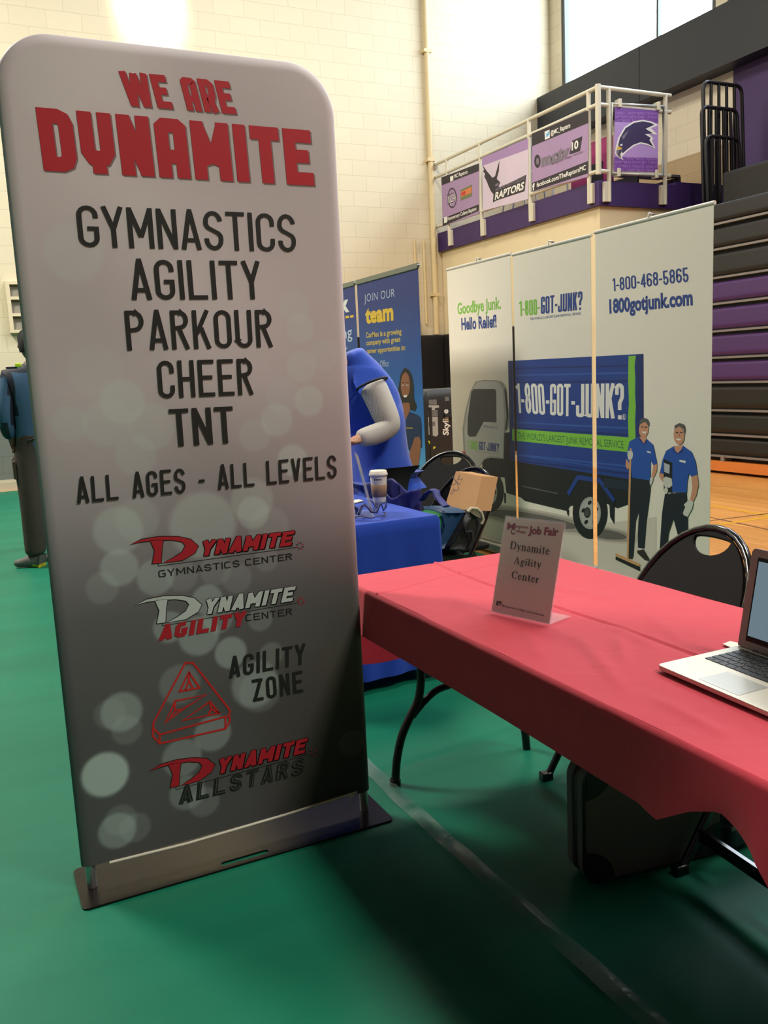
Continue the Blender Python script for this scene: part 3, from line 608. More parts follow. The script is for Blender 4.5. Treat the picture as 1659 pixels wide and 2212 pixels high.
A.stext('ALLSTARS', (625, 1437), (1212, 1293), (634, 1350), BLK, w=.60, t=.22, gap=.20, layer=3); A.stext('ALLSTARS', (631, 1433), (1207, 1293), (640, 1353), GRN, w=.62, t=.12, gap=.20, layer=5); A.stext('ALLSTARS', (633, 1432), (1205, 1293), (641, 1354), BLK, w=.62, t=.08, gap=.20, layer=7)
join_into(b, A)
o = b.build('printed_fabric', ft, worldspace=True)
ca = o.data.color_attributes.new('print', 'FLOAT_COLOR', 'POINT')
buf = []
for i, v in enumerate(b.v):
    if i < nfab: buf += fab_col(v[0], v[2])+[1]
    else: buf += [1, 1, 1, 1]
ca.data.foreach_set('color', buf)
m_al = mat('brushed_aluminium', (176, 176, 172), .35, .8, var=.05)
for x in (.186, 1.014):
    b = MB(); b.tube([(x, YF, .006), (x, YF, 2.05)], .0135, m_al, 14); b.build('pole', ft)
b = MB(); pts = [(x, YF-.016, z) for x, z in ((.235, .072), (.45, .066), (.75, .072), (.985, .082))]
b.tube(pts, .0045, mat('zip_white', (214, 208, 190), .5), 8); z_ = b.build('zipper', ft)
b = MB(); b.tube([(.965, YF-.020, .078), (.965, YF-.020, .045)], .002, mat('zip_white', (214, 208, 190))); b.lathe([(0, -.006), (.007, -.004), (.008, 0), (.006, .004), (0, .006)], mat('zip_white', (214, 208, 190)), (.965, YF-.021, .078), 10); b.build('zip_pull', z_)
m_plate = mat('brushed_black_plate', (40, 37, 34), .27, .75, var=.12, scale=30)
PX0, PX1, PY0, PY1 = .148, 1.068, 2.266, 2.487
vs, fs = fillshape([rrect(PX0, PX1, PY0, PY1, .018), rrect(.53, .67, 2.285, 2.303, .009)], .006, .0008)
b = MB(); b.add([(v.x, v.y, v.z+.006) for v in vs], fs, m_plate); b.build('base_plate', ft)
# ------------------------------------------------------------------ red covered table
TZ = .722; TX0, TX1, TY0, TY1 = 1.045, 1.79, .83, 2.565
m_tt = mat('table_grey', (150, 148, 142), .5, var=.05); m_leg = mat('table_leg_black', (34, 31, 29), .35, .4, var=.1, scale=30)
rt_ = empty('folding_table', ((TX0+TX1)/2, (TY0+TY1)/2, 0), label='long folding table under the red cloth, with curved dark tube legs', cat='table')
b = MB(); b.box(TX0+.01, TX1-.01, TY0+.01, TY1-.01, TZ-.045, TZ-.006, m_tt); b.build('tabletop', rt_, bevel=.008)
for yy, s in ((2.48, -1), (.97, 1)):
    b = MB()
    def bez(p0, p1, p2, p3, n=12): return [Vector(p0)*(1-t)**3+Vector(p1)*3*t*(1-t)**2+Vector(p2)*3*t*t*(1-t)+Vector(p3)*t**3 for t in [i/n for i in range(n+1)]]
    if s < 0:
        LEGP = [aty(px, py, yy) for px, py in ((854, 1696), (857, 1644), (868, 1590), (887, 1546), (903, 1513), (909, 1475), (909, 1444))]; LEGP[0].z = .0
        LEGP = [(p.x, p.z) for p in LEGP]+[(LEGP[-1].x+.002, .52), (LEGP[-1].x+.004, .68)]
        BRP = [(p.x, p.z) for p in [aty(px, py, yy) for px, py in ((890, 1548), (914, 1518), (942, 1492), (972, 1480))]]; zt2 = BRP[-1][1]; BRP += [(1.43, zt2+.004)]
    def smooth(P_): 
        q_ = []
        for k_ in range(len(P_)-1):
            p0_, p1_, p2_, p3_ = P_[max(0, k_-1)], P_[k_], P_[k_+1], P_[min(len(P_)-1, k_+2)]
            for t_ in (0, .25, .5, .75): q_.append(tuple(.5*((2*p1_[c_])+(-p0_[c_]+p2_[c_])*t_+(2*p0_[c_]-5*p1_[c_]+4*p2_[c_]-p3_[c_])*t_*t_+(-p0_[c_]+3*p1_[c_]-3*p2_[c_]+p3_[c_])*t_**3) for c_ in (0, 1)))
        return q_+[P_[-1]]
    lp = [(a, yy, z) for a, z in smooth(LEGP)]; b.tube(lp, .0145, m_leg, 12); b.lathe([(.0, 0), (.019, 0), (.019, .022), (.015, .026)], m_leg, (lp[0][0], yy, 0), 12); b.build('leg', rt_)
    b = MB(); b.tube([(2.892-p[0], p[1], p[2]) for p in lp], .0145, m_leg, 12); b.build('leg', rt_)
    br2 = smooth(BRP); b = MB(); b.tube([(a, yy, z) for a, z in br2]+[(2.892-a, yy, z) for a, z in br2[::-1][1:]], .012, m_leg, 10); b.build('brace', rt_)
def cloth_mat(name, c, sheen=.3, bump=.15, thin=.25):
    m = mat(name, c, .75, 0, .04, 6, 0, .25, sheen); nt = m.node_tree; N = nt.nodes; L = nt.links; bb_ = N['Principled BSDF']
    g = N.new('ShaderNodeTexCoord'); n1 = N.new('ShaderNodeTexNoise'); n1.inputs['Scale'].default_value = 9; n1.inputs['Detail'].default_value = 3; n1.inputs['Distortion'].default_value = .8; L.new(g.outputs['Object'], n1.inputs['Vector'])
    bp = N.new('ShaderNodeBump'); bp.inputs['Strength'].default_value = bump; bp.inputs['Distance'].default_value = .03; L.new(n1.outputs['Fac'], bp.inputs['Height']); L.new(bp.outputs[0], bb_.inputs['Normal'])
    if thin:
        tr = N.new('ShaderNodeBsdfTranslucent'); tr.inputs[0].default_value = lin(c); mx = N.new('ShaderNodeMixShader'); mx.inputs[0].default_value = thin
        L.new(bb_.outputs[0], mx.inputs[1]); L.new(tr.outputs[0], mx.inputs[2]); L.new(mx.outputs[0], N['Material Output'].inputs[0])
    return m
m_red = cloth_mat('red_cloth', (214, 62, 80), .25, .14, .22)
b = MB()
cre = [(1.385, 0), ]
def ridge(d, wd, h): return h*math.exp(-(d/wd)**2)
def topz(x, y):
    z = TZ+.0015*noise.noise(Vector((x*6, y*6, 0)))
    z += ridge(x-(1.40+.012*math.sin(y*5)), .006, .0045)-ridge(x-(1.39+.012*math.sin(y*5)), .006, .002)
    z += ridge(y-1.98-.1*(x-1.4), .008, .0012)*0+ridge(y-2.36-.25*(x-1.3), .006, .0035)
    # wrinkles left of the laptop
    for (ax_, ay_, bx_, by_, h, wd) in ((1.27, 1.62, 1.12, 1.28, .004, .02), (1.36, 1.58, 1.22, 1.40, .0035, .016), (1.20, 1.74, 1.10, 1.55, .003, .02), (1.40, 1.66, 1.36, 1.44, .003, .02), (1.48, 2.30, 1.60, 1.75, .0025, .03), (1.22, 2.2, 1.16, 1.85, .0025, .025), (1.55, 1.72, 1.45, 1.45, .003, .02), (1.15, 1.25, 1.12, 1.02, .0035, .02)):
        ux, uy = bx_-ax_, by_-ay_; L2 = ux*ux+uy*uy; t = ((x-ax_)*ux+(y-ay_)*uy)/L2
        d = abs((x-ax_)*uy-(y-ay_)*ux)/math.sqrt(L2); f = math.exp(-((t-.5)/.45)**4); z += 1.5*h*f*math.exp(-(d/wd)**2)
    return z
RE = .012
nx, ny = 170, 300
b.grid(lambda u, v: (TX0+RE+(TX1-TX0-2*RE)*u, TY0+RE+(TY1-TY0-2*RE)*v, topz(TX0+(TX1-TX0)*u, TY0+(TY1-TY0)*v)), nx, ny, m_red)
# skirt: path round the table edge, with hem heights
def edgept(s):
    """s in 0..4: far-left corner -> near-left -> near-right -> far-right -> back"""
    k = int(s) % 4; t = s-int(s); P_ = [(TX0, TY1), (TX0, TY0), (TX1, TY0), (TX1, TY1)]; a, c_ = P_[k], P_[(k+1) % 4]
    return (a[0]+(c_[0]-a[0])*t, a[1]+(c_[1]-a[1])*t)
NRM = [(-1, 0), (0, -1), (1, 0), (0, 1)]
def hem(s):
    k = int(s) % 4; t = s-int(s)
    if k == 0:
        y = TY1-(TY1-TY0)*t
        tab = [(TY1, .575), (2.49, .575), (2.05, .578), (1.09, .572), (1.02, .618), (.965, .640), (.885, .610), (.85, .585), (TY0, .53)]
        for (a, za), (c_, zb) in zip(tab, tab[1:]):
            if a >= y >= c_: return za+(zb-za)*(a-y)/(a-c_)
        return .53
    if k == 1: return .53-.12*min(1, t/.12) if t < .5 else .41
    if k == 2: return .58
    return .405
def skirt(u, v):
    s = u*4 if u < 1 else 0.0; k = int(s) % 4; t = s-int(s); x, y = edgept(s); n0 = Vector(NRM[k]); L_ = (TY1-TY0) if k % 2 == 0 else (TX1-TX0)
    d0 = t*L_; d1 = (1-t)*L_; nn = n0.copy()
    if d0 < .04: nn = (n0*(.5+.5*d0/.04)+Vector(NRM[k-1])*(.5-.5*d0/.04))
    if d1 < .04: nn = (n0*(.5+.5*d1/.04)+Vector(NRM[(k+1) % 4])*(.5-.5*d1/.04))
    nn.normalize(); zb = hem(s)
    if v < .08: a = v/.08*PI/2; off = -RE+RE*math.sin(a); z = TZ-RE+RE*math.cos(a)
    else:
        q = (v-.08)/.92; z = TZ-RE+(zb-TZ+RE)*q; cn = math.exp(-(min(d0, d1)/.09)**2)
        wv = .006*math.sin(d0*9+k*2)+.004*math.sin(d0*23+k) if k != 0 else .003*math.sin(d0*5)
        if k == 0 and y < 1.15: wv += .014*math.sin((1.15-y)*20)*q
        off = q*(.006+wv)+.035*cn*q
    return (x+nn.x*off, y+nn.y*off, z)
b.grid(skirt, 480, 22, m_red)
o = b.build('tablecloth'); tag(o, 'red cloth draped over the long table in front', 'tablecloth')
# ------------------------------------------------------------------ acrylic sign holder
m_acr = bpy.data.materials.new('clear_acrylic'); m_acr.use_nodes = True; ab = m_acr.node_tree.nodes['Principled BSDF']
ab.inputs['Base Color'].default_value = (.9, .92, .95, 1); ab.inputs['Alpha'].default_value = .13; ab.inputs['Roughness'].default_value = .03; ab.inputs['Specular IOR Level'].default_value = 1.0
m_paper = mat('paper_white', (236, 226, 216), .6)
def sign_holder(name, p0, p1, hgt, tilt, lean_back, label, foot=.09):
    """p0, p1: bottom corners as the reader sees them (left, right)"""
    p0 = Vector(p0); p1 = Vector(p1); u = (p1-p0).normalized(); n = Vector((u.y, -u.x, 0))
    up = Vector((0, 0, 1))*math.cos(tilt)-n*math.sin(tilt); nn = u.cross(up).normalized()
    if nn.dot(n) < 0: nn = -nn
    W = (p1-p0).length; t = empty(name, (p0+p1)/2, 0, label, 'sign')
    def slab(nm, off, th, m, x0=0, x1=1, h0=0, h1=1):
        b = MB(); c = [p0+u*W*x0+up*hgt*h0, p0+u*W*x1+up*hgt*h0, p0+u*W*x1+up*hgt*h1, p0+u*W*x0+up*hgt*h1]
        V = [q+nn*off for q in c]+[q+nn*(off-th) for q in c]
        b.add(V, [(0, 1, 2, 3), (7, 6, 5, 4), (0, 4, 5, 1), (1, 5, 6, 2), (2, 6, 7, 3), (3, 7, 4, 0)], m); return b.build(nm, t)
    slab('acrylic_front', .002, .0018, m_acr); slab('acrylic_back', -.0012, .002, m_acr)
    bk = p0-n*foot; b = MB(); V = [p0, p1, p1-n*foot, p0-n*foot]
    b.add([v+Vector((0, 0, .001)) for v in V]+[v+Vector((0, 0, .003)) for v in V], [(3, 2, 1, 0), (4, 5, 6, 7), (0, 1, 5, 4), (1, 2, 6, 5), (2, 3, 7, 6), (3, 0, 4, 7)], m_acr); b.build('foot', t)
    return t, p0, up, nn, u
zT = TZ+.004
q0 = atz(1060, 1322, zT); q1 = atz(1188, 1350, zT); q1 = q0+(q1-q0).normalized()*.2159
ns = Vector(((q1-q0).y, -(q1-q0).x, 0)).normalized()
def pj(P):
    c_ = R @ (Vector(P)-O3); return CX+FPX*c_.x/c_.z, CY+FPX*c_.y/c_.z
def _err(a, h, wd):
    up_ = Vector((0, 0, 1))*math.cos(a)+ns*-math.sin(a); e_ = 0; r1 = q0+(q1-q0).normalized()*wd
    for P_, (tx, ty) in ((q0+up_*h, (1093, 1112)), (r1+up_*h, (1221, 1128)), (r1, (1188, 1351))): p_ = pj(P_); e_ += (p_[0]-tx)**2+(p_[1]-ty)**2
    return e_
best = min((_err(math.radians(a), h/1000, wd/1000), math.radians(a), h/1000, wd/1000) for a in range(-10, 40, 1) for h in range(230, 300, 4) for wd in range(190, 222, 4))
print('SIGN', best); SHT, SWD = best[2], best[3]
TILT = best[1]
st, p0, upv, nnv, uv = sign_holder('sign_holder', q0, q0+(q1-q0).normalized()*SWD, SHT, TILT, 0, 'clear acrylic holder with job fair sheet, standing on the red cloth')
A = Art(p0+nnv*.0002, nnv, (1040, 1090, 7.541), .0001)
Wd = SWD
def sp_(a, c_): return p0+uv*Wd*a+upv*SHT*c_
b = MB(); V = [sp_(.01, .01), sp_(.985, .01), sp_(.985, .985), sp_(.01, .985)]; b.add(V, [(0, 1, 2, 3)], m_paper)
A.k = 0
INK = mat('ink_black', (34, 22, 20), .6); MAR = mat('ink_maroon', (150, 44, 78), .6)
def serif(txt, bl, br, tl, m, bold=.02):
    A.text(txt, bl, br, tl, m, bold)
A.text('Job Fair', (762, 470), (1250, 508), (780, 352), MAR, .045); A.text('M', (415, 400), (545, 412), (428, 292), MAR, .02); A.text('C', (478, 485), (545, 485), (480, 385), MAR, .03)
A.text('ontgomery', (548, 372), (762, 395), (550, 322), MAR, .015); A.text('ollege', (558, 450), (725, 470), (560, 402), MAR, .015)
# book lettering: thick stems, thin hair lines and serifs, built from strokes of two widths
TK, TN = .150, .050
def sg(ch):
    G = []; st = lambda x, y0, y1, srf='bt', tw=TK: (G.append(([(x, y0), (x, y1)], tw)), [G.append(([(x-tw*.95, y0+.022), (x+tw*.95, y0+.022)], .044)) for _ in 'b' if 'b' in srf], [G.append(([(x-tw*.95, y1-.022), (x+tw*.3, y1-.022)], .05)) for _ in 't' if 't' in srf])
    X = .66
    if ch == 'D': st(.16, 0, 1); G.append(([(.03, .975), (.42, .975)], TN)); G.append(([(.16, .025), (.42, .025)], TN)); G.append((arc(.40, .5, .27, .44, 84, -84, 12), TK*.9)); return .78, G
    if ch == 'A': G.append(([(.10, .02), (.37, .98)], TN*1.2)); G.append(([(.38, .98), (.64, .02)], TK)); G.append(([(.22, .32), (.54, .32)], TN)); G.append(([(0, .022), (.22, .022)], .044)); G.append(([(.50, .022), (.76, .022)], .044)); return .78, G
    if ch == 'C': G.append((arc(.38, .5, .30, .45, 118, 242, 12), TK)); G.append((arc(.40, .5, .28, .475, 118, 35, 8), TN*1.3)); G.append((arc(.40, .5, .28, .475, 242, 325, 8), TN*1.3)); G.append(([(.655, .68), (.655, 1)], TN*1.3)); return .72, G
    if ch == 'i': st(.14, 0, X); G.append(([(.14-.07, .88), (.14+.07, .88)], .15)); return .28, G
    if ch == 'l': st(.14, 0, 1.02); return .28, G
    if ch in 'nm':
        st(.13, 0, X); xs = (.45,) if ch == 'n' else (.43, .73)
        for x in xs: G.append((arc(x-.13, X-.16, .12, .14, 150, 0, 6), TN*1.8)); st(x, 0, X-.13, 'b')
        return xs[-1]+.13, G
    if ch == 'r': st(.13, 0, X); G.append((arc(.27, X-.16, .12, .14, 150, 50, 6), TN*1.6)); G.append(([(.28, X-.08), (.42, X-.08)], .12)); return .42, G
    if ch == 't': st(.17, .10, .86, ''); G.append((arc(.27, .12, .10, .10, 180, 290, 6), TN*1.8)); G.append(([(.02, X-.03), (.35, X-.03)], .055)); return .37, G
    if ch == 'e': G.append((arc(.24, X/2, .155, .29, 75, 290, 12), TK*.85)); G.append((arc(.26, X/2, .17, .31, 290, 335, 5), TN*1.3)); G.append((arc(.25, X/2, .16, .30, 75, 8, 6), TK*.6)); G.append(([(.12, .37), (.44, .37)], TN)); return .47, G
    if ch == 'a': G.append((arc(.24, X-.17, .14, .15, 165, 0, 8)+[(.38, .10)], TK*.8)); G.append((arc(.22, .19, .13, .15, 70, 300, 10), TK*.7)); G.append(([(.22, .34), (.36, .42)], TN*1.4)); G.append(([(.38, .06), (.50, .03)], TN*1.4)); return .50, G
    if ch == 'g': G.append((arc(.22, .44, .13, .17, 0, 360, 14), TK*.72)); G.append(([(.32, .60), (.48, .62)], TN*1.5)); G.append((arc(.22, -.10, .17, .13, 0, 360, 14), TK*.55)); G.append(([(.13, .28), (.10, .14), (.34, .04)], TK*.6)); return .48, G
    if ch == 'y': G.append(([(.10, X-.02), (.26, .06)], TK*.95)); G.append(([(.42, X-.02), (.22, -.16), (.10, -.20)], TN*1.3)); G.append(([(0, X-.022), (.22, X-.022)], .044)); G.append(([(.32, X-.022), (.50, X-.022)], .044)); return .50, G
    return .3, G
def book(txt, bl, br, tl, m):
    x = 0; Q = []
    for c_ in txt:
        w_, G = sg(c_)
        for pts, tw in G:
            for q in stroke_polys(pts, tw, False): Q.append([(p.x+x, p.y) for p in q])
        x += w_+.06
    o_, U, W = A._map(bl, br, tl); vs = []; fs = []; x -= .06
    for i, q in enumerate(Q): k = len(vs); vs += [o_+U*(a/x)+W*c_+A.n*(.000003*(i % 6)) for a, c_ in q]; fs.append((k, k+1, k+2, k+3))
    A.put(vs, fs, m)
book('Dynamite', (462, 722), (1105, 822), (482, 592), INK); book('Agility', (520, 965), (968, 1035), (540, 850), INK); book('Center', (488, 1200), (935, 1285), (505, 1078), INK)
A.poly([(240, 1640), (252, 1568), (332, 1580), (325, 1625), (300, 1648)], INK); A.line([(275, 1600), (290, 1635), (310, 1600)], .0015, m_paper)
A.text('Montgomery College Career Services', (340, 1658), (1020, 1820), (345, 1628), INK, .015)
join_into(b, A); b.build('printed_sheet', st)
# ------------------------------------------------------------------ laptop
l0 = Vector((1.262, 1.345, 0)); lz = TZ+.006; fw_ = Vector((1.247-1.263, 1.049-1.343, 0)).normalized(); dp = Vector((-fw_.y, fw_.x, 0)); dp = -dp if dp.x < 0 else dp
LW, LD = .325, .227
lt = empty('laptop', l0+fw_*LW/2+dp*LD/2+Vector((0, 0, lz)), label='open silver laptop with black keys at the right end of the red table', cat='laptop')
m_sil = mat('silver_aluminium', (206, 200, 184), .38, .35); m_bez = mat('bezel_silver', (156, 146, 142), .5, .05)
def LP(a, c_, z): return l0+fw_*a+dp*c_+Vector((0, 0, lz+z))
vs, fs = fillshape([rrect(0, LW, 0, LD, .012)], .010, .0015)
b = MB(); b.add([LP(v.x, v.y, .008+v.z-.003+(.004*(v.y/LD) if v.z > 0 else 0)) for v in vs], fs, m_sil); base = b.build('base', lt)
m_key = mat('key_black', (30, 32, 34), .45); TOPZ = lambda c_: .0102+.004*c_/LD
kb = []
rows = [(.205, .010, [.019]*14), (.188, .0155, [.0165]*13+[.026]), (.1695, .0155, [.026]+[.0165]*13), (.151, .0155, [.0305]+[.0165]*11+[.0305]), (.1325, .0155, [.0402]+[.0165]*10+[.0402]), (.114, .0155, [.0165]*3+[.021]+[.0955]+[.021]+[.0165]*4)]
for cy_, hh, ws in rows:
    tot = sum(ws)+.0025*(len(ws)-1); sc2 = .272/tot; x = .0265
    for w_ in ws:
        w2 = w_*sc2; z = TOPZ(cy_); b = MB(); V = [LP(x+i, cy_-hh/2+j, z+k) for k in (0, .0012) for (i, j) in ((0, 0), (w2, 0), (w2, hh), (0, hh))]
        b.add(V, [(4, 5, 6, 7), (0, 1, 5, 4), (1, 2, 6, 5), (2, 3, 7, 6), (3, 0, 4, 7)], m_key); kb.append(b.build('key', lt)); x += w2+.0025*sc2
b = MB(); V = [LP(i, j, TOPZ(j)+.0002) for (i, j) in ((.110, .012), (.215, .012), (.215, .088), (.110, .088))]; b.add(V, [(0, 1, 2, 3)], mat('trackpad', (178, 176, 166), .3, .4)); b.build('trackpad', lt)
b = MB(); b.tube([LP(.045, LD-.004, .012), LP(LW-.045, LD-.004, .012)], .005, mat('hinge_dark', (50, 46, 44), .5), 10); b.build('hinge', lt)
# lid, leaning back a little
a_ = math.radians(10); lu = Vector((0, 0, 1))*math.cos(a_)+dp*math.sin(a_); ln = (lu.cross(fw_)).normalized(); ln = ln if ln.dot(dp) < 0 else -ln
LH = .218
vs, fs = fillshape([rrect(0, LW, 0, LH, .012, rs=[.012, .012, .003, .003])], .006, .001); H0 = LP(0, LD-.002, .014)
lid_pt = lambda x, y, z: H0+fw_*x+lu*y+ln*z
b = MB(); b.add([lid_pt(v.x, v.y, v.z) for v in vs], fs, m_bez); lid = b.build('lid', lt)
b = MB(); b.add([lid_pt(*p, .0034) for p in ((.020, .016), (LW-.020, .016), (LW-.020, LH-.018), (.020, LH-.018))], [(0, 1, 2, 3)], mat('screen_black', (8, 8, 10), .15)); b.build('screen_border', lid)
scr = bpy.data.materials.new('screen_glow'); scr.use_nodes = True; sb_ = scr.node_tree.nodes['Principled BSDF']; sb_.inputs['Base Color'].default_value = lin((60, 76, 84)); sb_.inputs['Roughness'].default_value = .2
sb_.inputs['Emission Color'].default_value = lin((112, 134, 146)); sb_.inputs['Emission Strength'].default_value = .8
b = MB(); b.add([lid_pt(*p, .0038) for p in ((.024, .028), (LW-.024, .028), (LW-.024, LH-.026), (.024, LH-.026))], [(0, 1, 2, 3)], scr); b.build('screen', lid)
# paper corner behind the laptop
b = MB(); pp = [atz(1561, 1392, TZ+.004), atz(1577, 1386, TZ+.004), atz(1640, 1400, TZ+.004), atz(1625, 1420, TZ+.004)]
b.add([p for p in pp]+[p+Vector((0, 0, .0015)) for p in pp], [(3, 2, 1, 0), (4, 5, 6, 7), (0, 1, 5, 4), (1, 2, 6, 5), (2, 3, 7, 6), (3, 0, 4, 7)], mat('paper_plain', (220, 216, 200), .6)); tag(b.build('leaflet'), 'white leaflet poking out behind the laptop on the red cloth', 'leaflet')
# ------------------------------------------------------------------ folding chairs
m_fr = mat('chair_frame_gloss', (16, 15, 15), .18, .1, coat=.4); m_ch = mat('chair_plastic_black', (13, 12, 12), .7, var=.05, spec=.18)
def folding_chair(label, group=None):
    """faces -x; origin on the floor under the seat"""
    t = empty('folding_chair', (0, 0, 0), 0, label, 'chair', group)
    hw = .235; fx, bx, H_ = -.27, .235, .835
    def sl(z): return fx+(bx-fx)*z/H_
    path = [(sl(0), -hw, 0), (sl(.45), -hw, .45), (sl(.60), -hw, .60)]
    zc = .60
    for k in range(1, 16): a = PI-PI*k/16; path.append((sl(zc+(H_-zc)*math.sin(a)), hw*math.cos(a), zc+(H_-zc)*math.sin(a)))
    path += [(sl(.60), hw, .60), (sl(.45), hw, .45), (sl(0), hw, 0)]
    b = MB(); b.tube(path, .0125, m_fr, 12); b.build('frame', t, worldspace=False)
    for s in (-1, 1):
        b = MB(); b.box(sl(0)-.02, sl(0)+.02, s*hw-.016, s*hw+.016, 0, .03, m_fr); b.build('foot', t, worldspace=False, bevel=.004)
        b = MB(); b.tube([(.26, s*(hw-.03), 0), (-.10, s*(hw-.03), .44)], .011, m_fr, 10); b.build('leg', t, worldspace=False)
    b = MB(); b.box(sl(.10)-.006, sl(.10)+.006, -hw, hw, .085, .12, m_fr); b.build('stretcher', t, worldspace=False)
    b = MB(); b.tube([(.20, -hw+.03, .075), (.20, hw-.03, .075)], .009, m_fr, 8); b.build('stretcher', t, worldspace=False)
    vs, fs = fillshape([rrect(-.21, .17, -.20, .20, .05)], .022, .006); b = MB(); b.add([(v.x, v.y, v.z+.445) for v in vs], fs, m_ch); b.build('seat', t, worldspace=False)
    # backrest panel with a grip hole, lying in the frame plane
    D = Vector((bx-fx, 0, H_)).normalized(); s0 = .51; top = .835/D.z-.012
    out = [(-.15, s0), (.15, s0), (.20, s0+.05), (hw-.004, s0+.11)]+[((hw-.004)*math.cos(PI*k/20), .64+(top-.64)*math.sin(PI*k/20)) for k in range(1, 20)]+[(-hw+.004, s0+.11), (-.20, s0+.05)]
    hole = [(.078*math.cos(PI*k/12), top-.020-.010*(1-math.sin(PI*k/12))) for k in range(0, 13)]+[(-.078*math.cos(PI*k/12), top-.030-.052*math.sin(PI*k/12)) for k in range(1, 12)]
    vs, fs = fillshape([out, hole], .014, .003); N_ = Vector((-D.z, 0, D.x)); b = MB()
    b.add([Vector((fx, v.x, 0))+D*v.y+N_*v.z for v in vs], fs, m_ch); b.build('backrest', t, worldspace=False)
    return t
def copy_tree(o, par=None):
    c_ = o.copy(); C.objects.link(c_); c_.parent = par
    for ch in [q for q in bpy.data.objects if q.parent == o]: copy_tree(ch, c_)
    return c_
ch = folding_chair('black folding chair with arched back behind the red table and laptop'); ch.location = (1.885, 2.0, 0); ch.rotation_euler = (0, 0, -.06)
def place(label, loc, rz):
    c_ = copy_tree(ch); c_['label'] = label; c_.location = loc; c_.rotation_euler = (0, 0, rz); return c_
place('black folding chair mostly hidden under the right end of the red table', (1.86, 1.37, 0), -.08)
def back_at(px, py, rz):
    p = atz(px, py, .835); return (p.x-.235*math.cos(rz), p.y-.235*math.sin(rz), 0)
place('black folding chair behind the cardboard box, nearest the blue staff banner', back_at(978, 977, .55), .55)
place('black folding chair holding the cardboard box', back_at(1030, 1012, .12), .12)
# ------------------------------------------------------------------ suitcase and bag below the table
m_case = mat('charcoal_nylon', (92, 90, 86), .7, var=.08, scale=60); m_caseb = mat('black_trim', (16, 15, 15), .5)
ang = math.radians(-8); ct = Vector((1.345, 1.70, 0)); u_ = Vector((math.cos(ang), math.sin(ang), 0)); v_ = Vector((-math.sin(ang), math.cos(ang), 0))
sc_t = empty('suitcase', ct+u_*.22+v_*.06, 0, 'charcoal soft suitcase standing on edge under the red table', 'suitcase')
SW, SHh, SD = .44, .335, .10
def CP(a, z, d): return ct+u_*a+v_*d+Vector((0, 0, z+.004))
for nm, d0, d1, ins, m in (('front_shell', .0, .030, .0, m_case), ('middle_band', .030, .055, .004, m_caseb), ('back_shell', .055, .085, .0, m_case)):
    vs, fs = fillshape([rrect(ins, SW-ins, ins, SHh-ins, .055, 8)], d1-d0, .004 if ins == 0 else .001)
    b = MB(); b.add([CP(v.x, v.y, (d0+d1)/2+v.z) for v in vs], fs, m); b.build(nm, sc_t)
b = MB(); rp = rrect(.004, SW-.004, .004, SHh-.004, .052, 8); b.tube([CP(x, z, .002) for x, z in rp], .005, m_caseb, 8, closed=True); b.build('piping', sc_t)
for (cx_, cz_, a0) in ((0, 0, 0), (0, SHh, -90), (SW, 0, 90), (SW, SHh, 180)):
    P_ = [(cx_+(1 if cx_ == 0 else -1)*.012, cz_+(1 if cz_ == 0 else -1)*.012)]+[(cx_+(1 if cx_ == 0 else -1)*(.008+.085*math.cos(math.radians(q*15))), cz_+(1 if cz_ == 0 else -1)*(.008+.085*math.sin(math.radians(q*15)))) for q in range(7)]
    vs, fs = fillshape([P_], .005, .0005); b = MB(); b.add([CP(v.x, v.y, -.002+v.z*.6) for v in vs], fs, m_caseb); b.build('corner_guard', sc_t)
b = MB(); b.tube([CP(.15, SHh, .065), CP(.16, SHh+.03, .065), CP(.28, SHh+.03, .065), CP(.29, SHh, .065)], .008, m_caseb, 8); b.build('handle', sc_t)
t = empty('equipment_case', (1.9, 1.69, 0), label='dark flat case lying on the floor behind the suitcase under the table', cat='case')
b = MB(); b.box(1.80, 2.02, 1.625, 1.755, .004, .16, mat('slate_case', (58, 66, 76), .5, var=.1)); b.build('body', t, bevel=.015)
b = MB(); b.box(1.797, 2.023, 1.622, 1.758, .07, .08, m_edge); b.build('trim_band', t)
# clear tape on the floor
tp = bpy.data.materials.new('clear_tape'); tp.use_nodes = True; tb = tp.node_tree.nodes['Principled BSDF']; tb.inputs['Base Color'].default_value = lin((140, 158, 150)); tb.inputs['Roughness'].default_value = .16; tb.inputs['Alpha'].default_value = .36; tb.inputs['Specular IOR Level'].default_value = 1.0
N = tp.node_tree.nodes; nz = N.new('ShaderNodeTexNoise'); nz.inputs['Scale'].default_value = 14; bpn = N.new('ShaderNodeBump'); bpn.inputs['Strength'].default_value = .6; bpn.inputs['Distance'].default_value = .01
gg = N.new('ShaderNodeNewGeometry'); tp.node_tree.links.new(gg.outputs['Position'], nz.inputs[0]); tp.node_tree.links.new(nz.outputs['Fac'], bpn.inputs['Height']); tp.node_tree.links.new(bpn.outputs[0], tb.inputs['Normal'])
b = MB(); b.grid(lambda u, v: (1.122+.010*math.sin(v*7)+.055*u+.02*(v-.5), .6+2.5*v, .0115+.004*math.sin(PI*u)+.002*math.sin(v*60)+.003*abs(math.sin(v*9+u*2))), 6, 220, tp); tn = tp.node_tree; rp2 = tn.nodes.new('ShaderNodeMapRange'); rp2.inputs['From Min'].default_value = .38; rp2.inputs['From Max'].default_value = .62; rp2.inputs['To Min'].default_value = .05; rp2.inputs['To Max'].default_value = .6; nz2 = tn.nodes.new('ShaderNodeTexNoise'); nz2.inputs['Scale'].default_value = 4; nz2.inputs['Detail'].default_value = 4; tn.links.new(gg.outputs['Position'], nz2.inputs[0]); tn.links.new(nz2.outputs['Fac'], rp2.inputs[0]); tn.links.new(rp2.outputs[0], tb.inputs['Alpha'])
